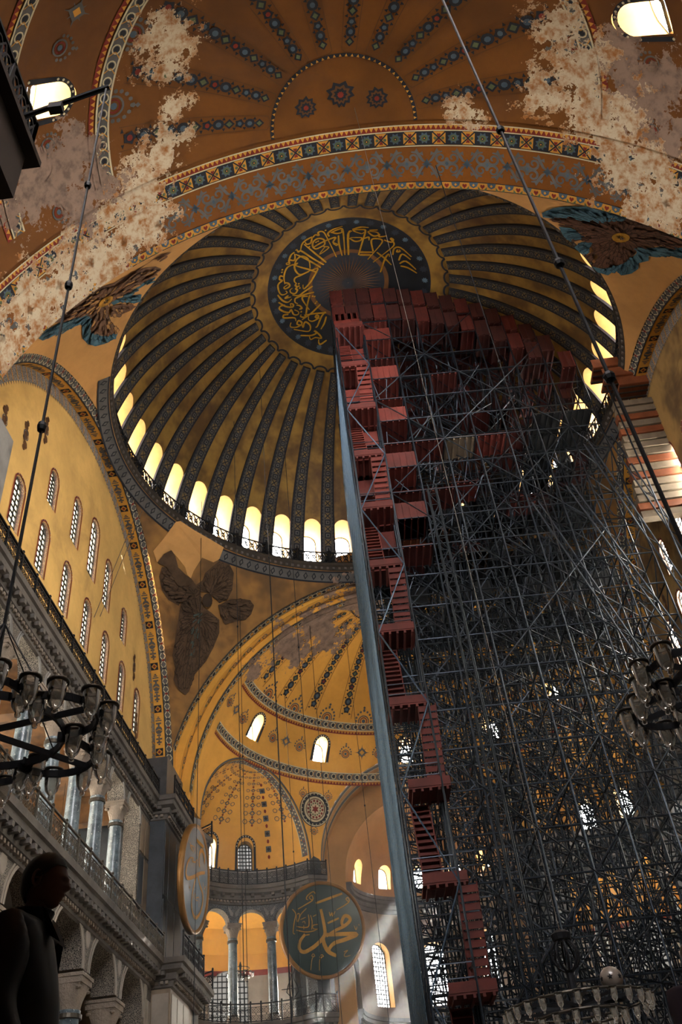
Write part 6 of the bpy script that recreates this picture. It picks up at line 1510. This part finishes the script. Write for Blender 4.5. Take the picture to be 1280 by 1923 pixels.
for (x, y, z), w_ in CAB: cable((x, y, z), (x, y, 4.5), .018, 'thin dark cable hanging straight down '+w_, 'iron', (.6,))
for y in (9.0, 9.3): cable((2.0, y+5.2, 37), (-1.0, y+6.0, 27.5), .018, 'pale slack wire before the tympanum windows, %s of the pair' % ('lower' if y < 9.1 else 'upper'), 'wire')

# ------------------------------------------------------------------ people
mat('skin', '5e3d2e', .6, .1, 3.); mat('hair_black', '0d0b0a', .6, .2, 6.); mat('hair_brown', '3b2318', .5, .3, 6.); mat('jacket_black', '0e0e10', .6, .2, 4.); mat('coat_plum', '2a1c26', .8, .2, 4.); mat('trousers', '121216', .8, .2, 4.); mat('shoe', '0b0b0b', .5)
def skin_mesh(name, verts, edges, radii, m, sub=2):
    me = bpy.data.meshes.new(name); me.from_pydata(verts, edges, []); o = bpy.data.objects.new(name, me); col.objects.link(o)
    md = o.modifiers.new('skin', 'SKIN'); sv = me.skin_vertices[0].data if me.skin_vertices else None
    if sv is None:
        bm = bmesh.new(); bm.from_mesh(me); bm.verts.layers.skin.verify(); bm.to_mesh(me); bm.free(); sv = me.skin_vertices[0].data
    for i, r in enumerate(radii): sv[i].radius = r if isinstance(r, tuple) else (r, r)
    sv[0].use_root = True; s = o.modifiers.new('sub', 'SUBSURF'); s.levels = sub; s.render_levels = sub
    dg = bpy.context.evaluated_depsgraph_get(); out = bpy.data.meshes.new_from_object(o.evaluated_get(dg)); bpy.data.objects.remove(o); bpy.data.meshes.remove(me)
    out.name = name; out.materials.clear(); out.materials.append(M[m]); out.polygons.foreach_set('use_smooth', np.ones(len(out.polygons), dtype=bool)); return out
def head_mesh(m):
    """head about 0.235 high, facing +x, origin at its centre"""
    mb = MB(); nu, nv = 48, 56; vs = []
    g = lambda x, s: math.exp(-(x/s)**2)
    for j in range(nv+1):
        ph = PI*j/nv
        for i in range(nu):
            th = 2*PI*i/nu; cx, sy, cz = math.sin(ph)*math.cos(th), math.sin(ph)*math.sin(th), math.cos(ph)
            x, y, z = cx*.097, sy*.076, cz*.118
            if cx > 0:
                f = g(sy, .30)
                t_ = (.16-cz)/.36 if cz > -.2 else 1-(-.2-cz)/.11
                x += .026*g(sy, .22)*max(0., min(1., t_))**1.1       # nose
                x += .008*g(sy, .6)*g(cz-.16, .10)                   # brow
                x -= .007*g(abs(sy)-.36, .15)*g(cz-.02, .10)         # eye sockets
                x += .010*g(sy, .4)*g(cz+.44, .08)+.008*g(sy, .35)*g(cz+.56, .06)   # lips
                x -= .006*g(sy, .4)*g(cz+.50, .035)
                x += .016*g(sy, .45)*g(cz+.78, .14)                  # chin
            if cz < -.2: y *= 1-.22*(-cz-.2); x *= 1-.05*(-cz-.2)
            if cx < -.2 and cz < -.3: x *= .88
            vs.append((x, y, z))
    mb.add(vs, [(j*nu+i, j*nu+(i+1) % nu, (j+1)*nu+(i+1) % nu, (j+1)*nu+i) for j in range(nv) for i in range(nu)])
    for s in (-1, 1):
        e = MB(); pts = [(-.012+.02*math.cos(t)*.8, s*(.078+.012*max(0, -math.cos(t))), .0+.033*math.sin(t)) for t in np.linspace(0, 2*PI, 12)[:-1]]; mb.tube(pts, .006, 6, closed=True); mb.lathe([(0, -.006), (.016, 0), (0, .006)], 10, (-.012, s*.079, 0))
    return mb
def hair_mesh(length, m):
    mb = MB(); nu, nv = 40, 24; vs = []; rows = nv+1; rnd = random.Random(2)
    for j in range(rows):
        for i in range(nu):
            th = 2*PI*i/nu; c_ = math.cos(th); lim = PI*(.33+.30*(1-max(-1, min(1, c_*1.25+.1)))/2*1.35)
            ph = lim*j/nv; k = 1.085-.05*(j/nv)**4+.014*math.sin(7*th+3*ph)+.012*rnd.random()
            x, y, z = math.sin(ph)*math.cos(th)*.097*k, math.sin(ph)*math.sin(th)*.078*k*1.03, math.cos(ph)*.118*k+.004
            if length and c_ < .35 and j > nv*.7: z -= length*(j-nv*.7)/(nv*.3)*min(1, (.35-c_)*1.6)
            vs.append((x-.004, y, z))
    mb.add(vs, [(j*nu+i, j*nu+(i+1) % nu, (j+1)*nu+(i+1) % nu, (j+1)*nu+i) for j in range(nv) for i in range(nu)])
    vs2 = [(x*.93, y*.93, z) for x, y, z in vs[-nu:]]; mb.add(vs[-nu:]+vs2, [(i, (i+1) % nu, nu+(i+1) % nu, nu+i) for i in range(nu)])
    return mb
def person(loc, rz, H, m_top, m_hair, label, look, hair_len=0., arms=0):
    t = empty('person', loc, rz); tag(t, label, 'person'); k = H/1.78
    # skeleton facing +x; z from the floor
    V = [(0, 0, .98), (0, 0, 1.18), (.0, 0, 1.38), (.01, 0, 1.50), (.03, 0, 1.57), (.035, 0, 1.62)]; E = [(0, 1), (1, 2), (2, 3), (3, 4), (4, 5)]; R = [(.15, .12), (.14, .11), (.15, .11), (.075, .07), (.055, .055), (.055, .06)]
    for s in (-1, 1):
        o = len(V); V += [(0, s*.17, 1.43), (-.03, s*.235, 1.14), (.09, s*.22, .92), (.13, s*.215, .84)]; E += [(2, o), (o, o+1), (o+1, o+2), (o+2, o+3)]; R += [.062, .045, .034, .03]
        hnd = o+3
        for q, (dy, ln) in enumerate(((-.028, .075), (-.009, .085), (.01, .08), (.028, .062))):
            f = len(V); bx, by, bz = .15, s*.215+dy, .80; V += [(bx, by, bz), (bx+.012, by, bz-ln*.55), (bx+.002, by, bz-ln)]; E += [(hnd, f), (f, f+1), (f+1, f+2)]; R += [.011, .009, .007]
        f = len(V); V += [(.165, s*.18, .815), (.178, s*.168, .775)]; E += [(hnd, f), (f, f+1)]; R += [.012, .009]
        o = len(V); V += [(0, s*.10, .90), (.01, s*.105, .50), (-.01, s*.11, .10), (.0, s*.11, .05), (.14, s*.125, .035)]; E += [(0, o), (o, o+1), (o+1, o+2), (o+2, o+3), (o+3, o+4)]; R += [.09, .06, .042, .042, .03]
    body = skin_mesh('body', [tuple(c*k for c in v) for v in V], E, R, 'skin')
    h = head_mesh('skin'); ca, sa = math.cos(look), math.sin(look)
    hc = Vector((.05, 0, 1.672))*k
    hm = h.mesh('head', M['skin'], True); bm = bmesh.new(); bm.from_mesh(body); bm2 = bmesh.new(); bm2.from_mesh(hm)
    bmesh.ops.rotate(bm2, verts=bm2.verts, matrix=Matrix.Rotation(.10, 3, 'Y') @ Matrix.Rotation(look, 3, 'Z'), cent=(0, 0, 0)); bmesh.ops.translate(bm2, verts=bm2.verts, vec=hc); bm2.to_mesh(hm); bm2.free()
    bm.from_mesh(hm); bm.to_mesh(body); bm.free(); body.polygons.foreach_set('use_smooth', np.ones(len(body.polygons), dtype=bool)); bpy.data.meshes.remove(hm)
    link('body', body, t)
    ho = hair_mesh(hair_len, m_hair).build('hair', M[m_hair], t, True, hc); ho.rotation_euler = (Matrix.Rotation(.10, 3, 'Y') @ Matrix.Rotation(look, 3, 'Z')).to_euler()
    # coat
    V2 = [(0, 0, .98), (-.005, 0, 1.18), (-.005, 0, 1.37), (.005, 0, 1.475), (.0, 0, .80)]; E2 = [(0, 1), (1, 2), (2, 3), (0, 4)]; R2 = [(.2, .18), (.2, .18), (.2, .175), (.11, .095), (.2, .18)]
    for s in (-1, 1):
        o = len(V2); V2 += [(-.005, s*.185, 1.425), (-.035, s*.24, 1.14), (.085, s*.225, .915)]; E2 += [(2, o), (o, o+1), (o+1, o+2)]; R2 += [.105, .085, .065]
    link('jacket', skin_mesh('jacket', [tuple(c*k for c in v) for v in V2], E2, R2, m_top), t)
    cb = MB(); cb.lathe([(.075, 1.46), (.095, 1.52), (.105, 1.545), (.10, 1.55), (.085, 1.50)], 20, (0, 0, 0)); 
    for s in (-1, 1): cb.add([(.09, s*.02, 1.45), (.1, s*.1, 1.52), (.075, s*.095, 1.545), (.16, s*.055, 1.40)], [(0, 1, 3), (1, 2, 3), (0, 3, 2)])
    cb.v = [tuple(c*k for c in v) for v in cb.v]; cb.build('collar', M[m_top], t)
    V3 = [(0, 0, .93), (0, 0, 1.0)]; E3 = [(0, 1)]; R3 = [(.15, .125), (.15, .12)]
    for s in (-1, 1):
        o = len(V3); V3 += [(0, s*.10, .86), (.01, s*.105, .50), (-.01, s*.11, .12)]; E3 += [(0, o), (o, o+1), (o+1, o+2)]; R3 += [.105, .078, .065]
    link('trousers', skin_mesh('trousers', [tuple(c*k for c in v) for v in V3], E3, R3, 'trousers'), t)
    for s in (-1, 1):
        link('shoe', skin_mesh('shoe', [tuple(c*k for c in v) for v in ((-.03, s*.11, .05), (.06, s*.115, .045), (.17, s*.125, .035))], [(0, 1), (1, 2)], [.05, .048, .035], 'shoe'), t)
    return t
person((-32.93, 3.46, FZ), R_(-84), 1.725, 'jacket_black', 'hair_black', 'dark-haired man in black jacket standing in profile below the chandelier', R_(-2))
person((-30.3, .0, FZ), R_(15), 1.66, 'coat_plum', 'hair_brown', 'brown-haired person in dark plum coat seen from behind at the picture edge', R_(0), .12)

# ------------------------------------------------------------------ thin dusty haze, thickest low down at the east end where the light falls in
def haze():
    m = bpy.data.materials.new('dusty_air'); m.use_nodes = True; nt = m.node_tree; nt.nodes.clear()
    v = nt.nodes.new('ShaderNodeVolumeScatter'); v.inputs['Color'].default_value = (.84, .92, 1, 1); v.inputs['Anisotropy'].default_value = .55
    x, y, z = xyz(nt); d = x.smooth(2, 32)*(1-z.smooth(14, 40))*.0042
    nt.links.new(d.v, v.inputs['Density'])
    o = nt.nodes.new('ShaderNodeOutputMaterial'); nt.links.new(v.outputs[0], o.inputs['Volume']); MATS['dusty_air'] = m
    h = MB().box((0, 0, 30), (96, 72, 64)).build('haze', m); tag(h, 'thin dusty haze hanging in the air of the nave', 'haze', None, 'stuff')
haze()
cy.volume_step_rate = 4.0; cy.volume_max_steps = 16; cy.volume_bounces = 0
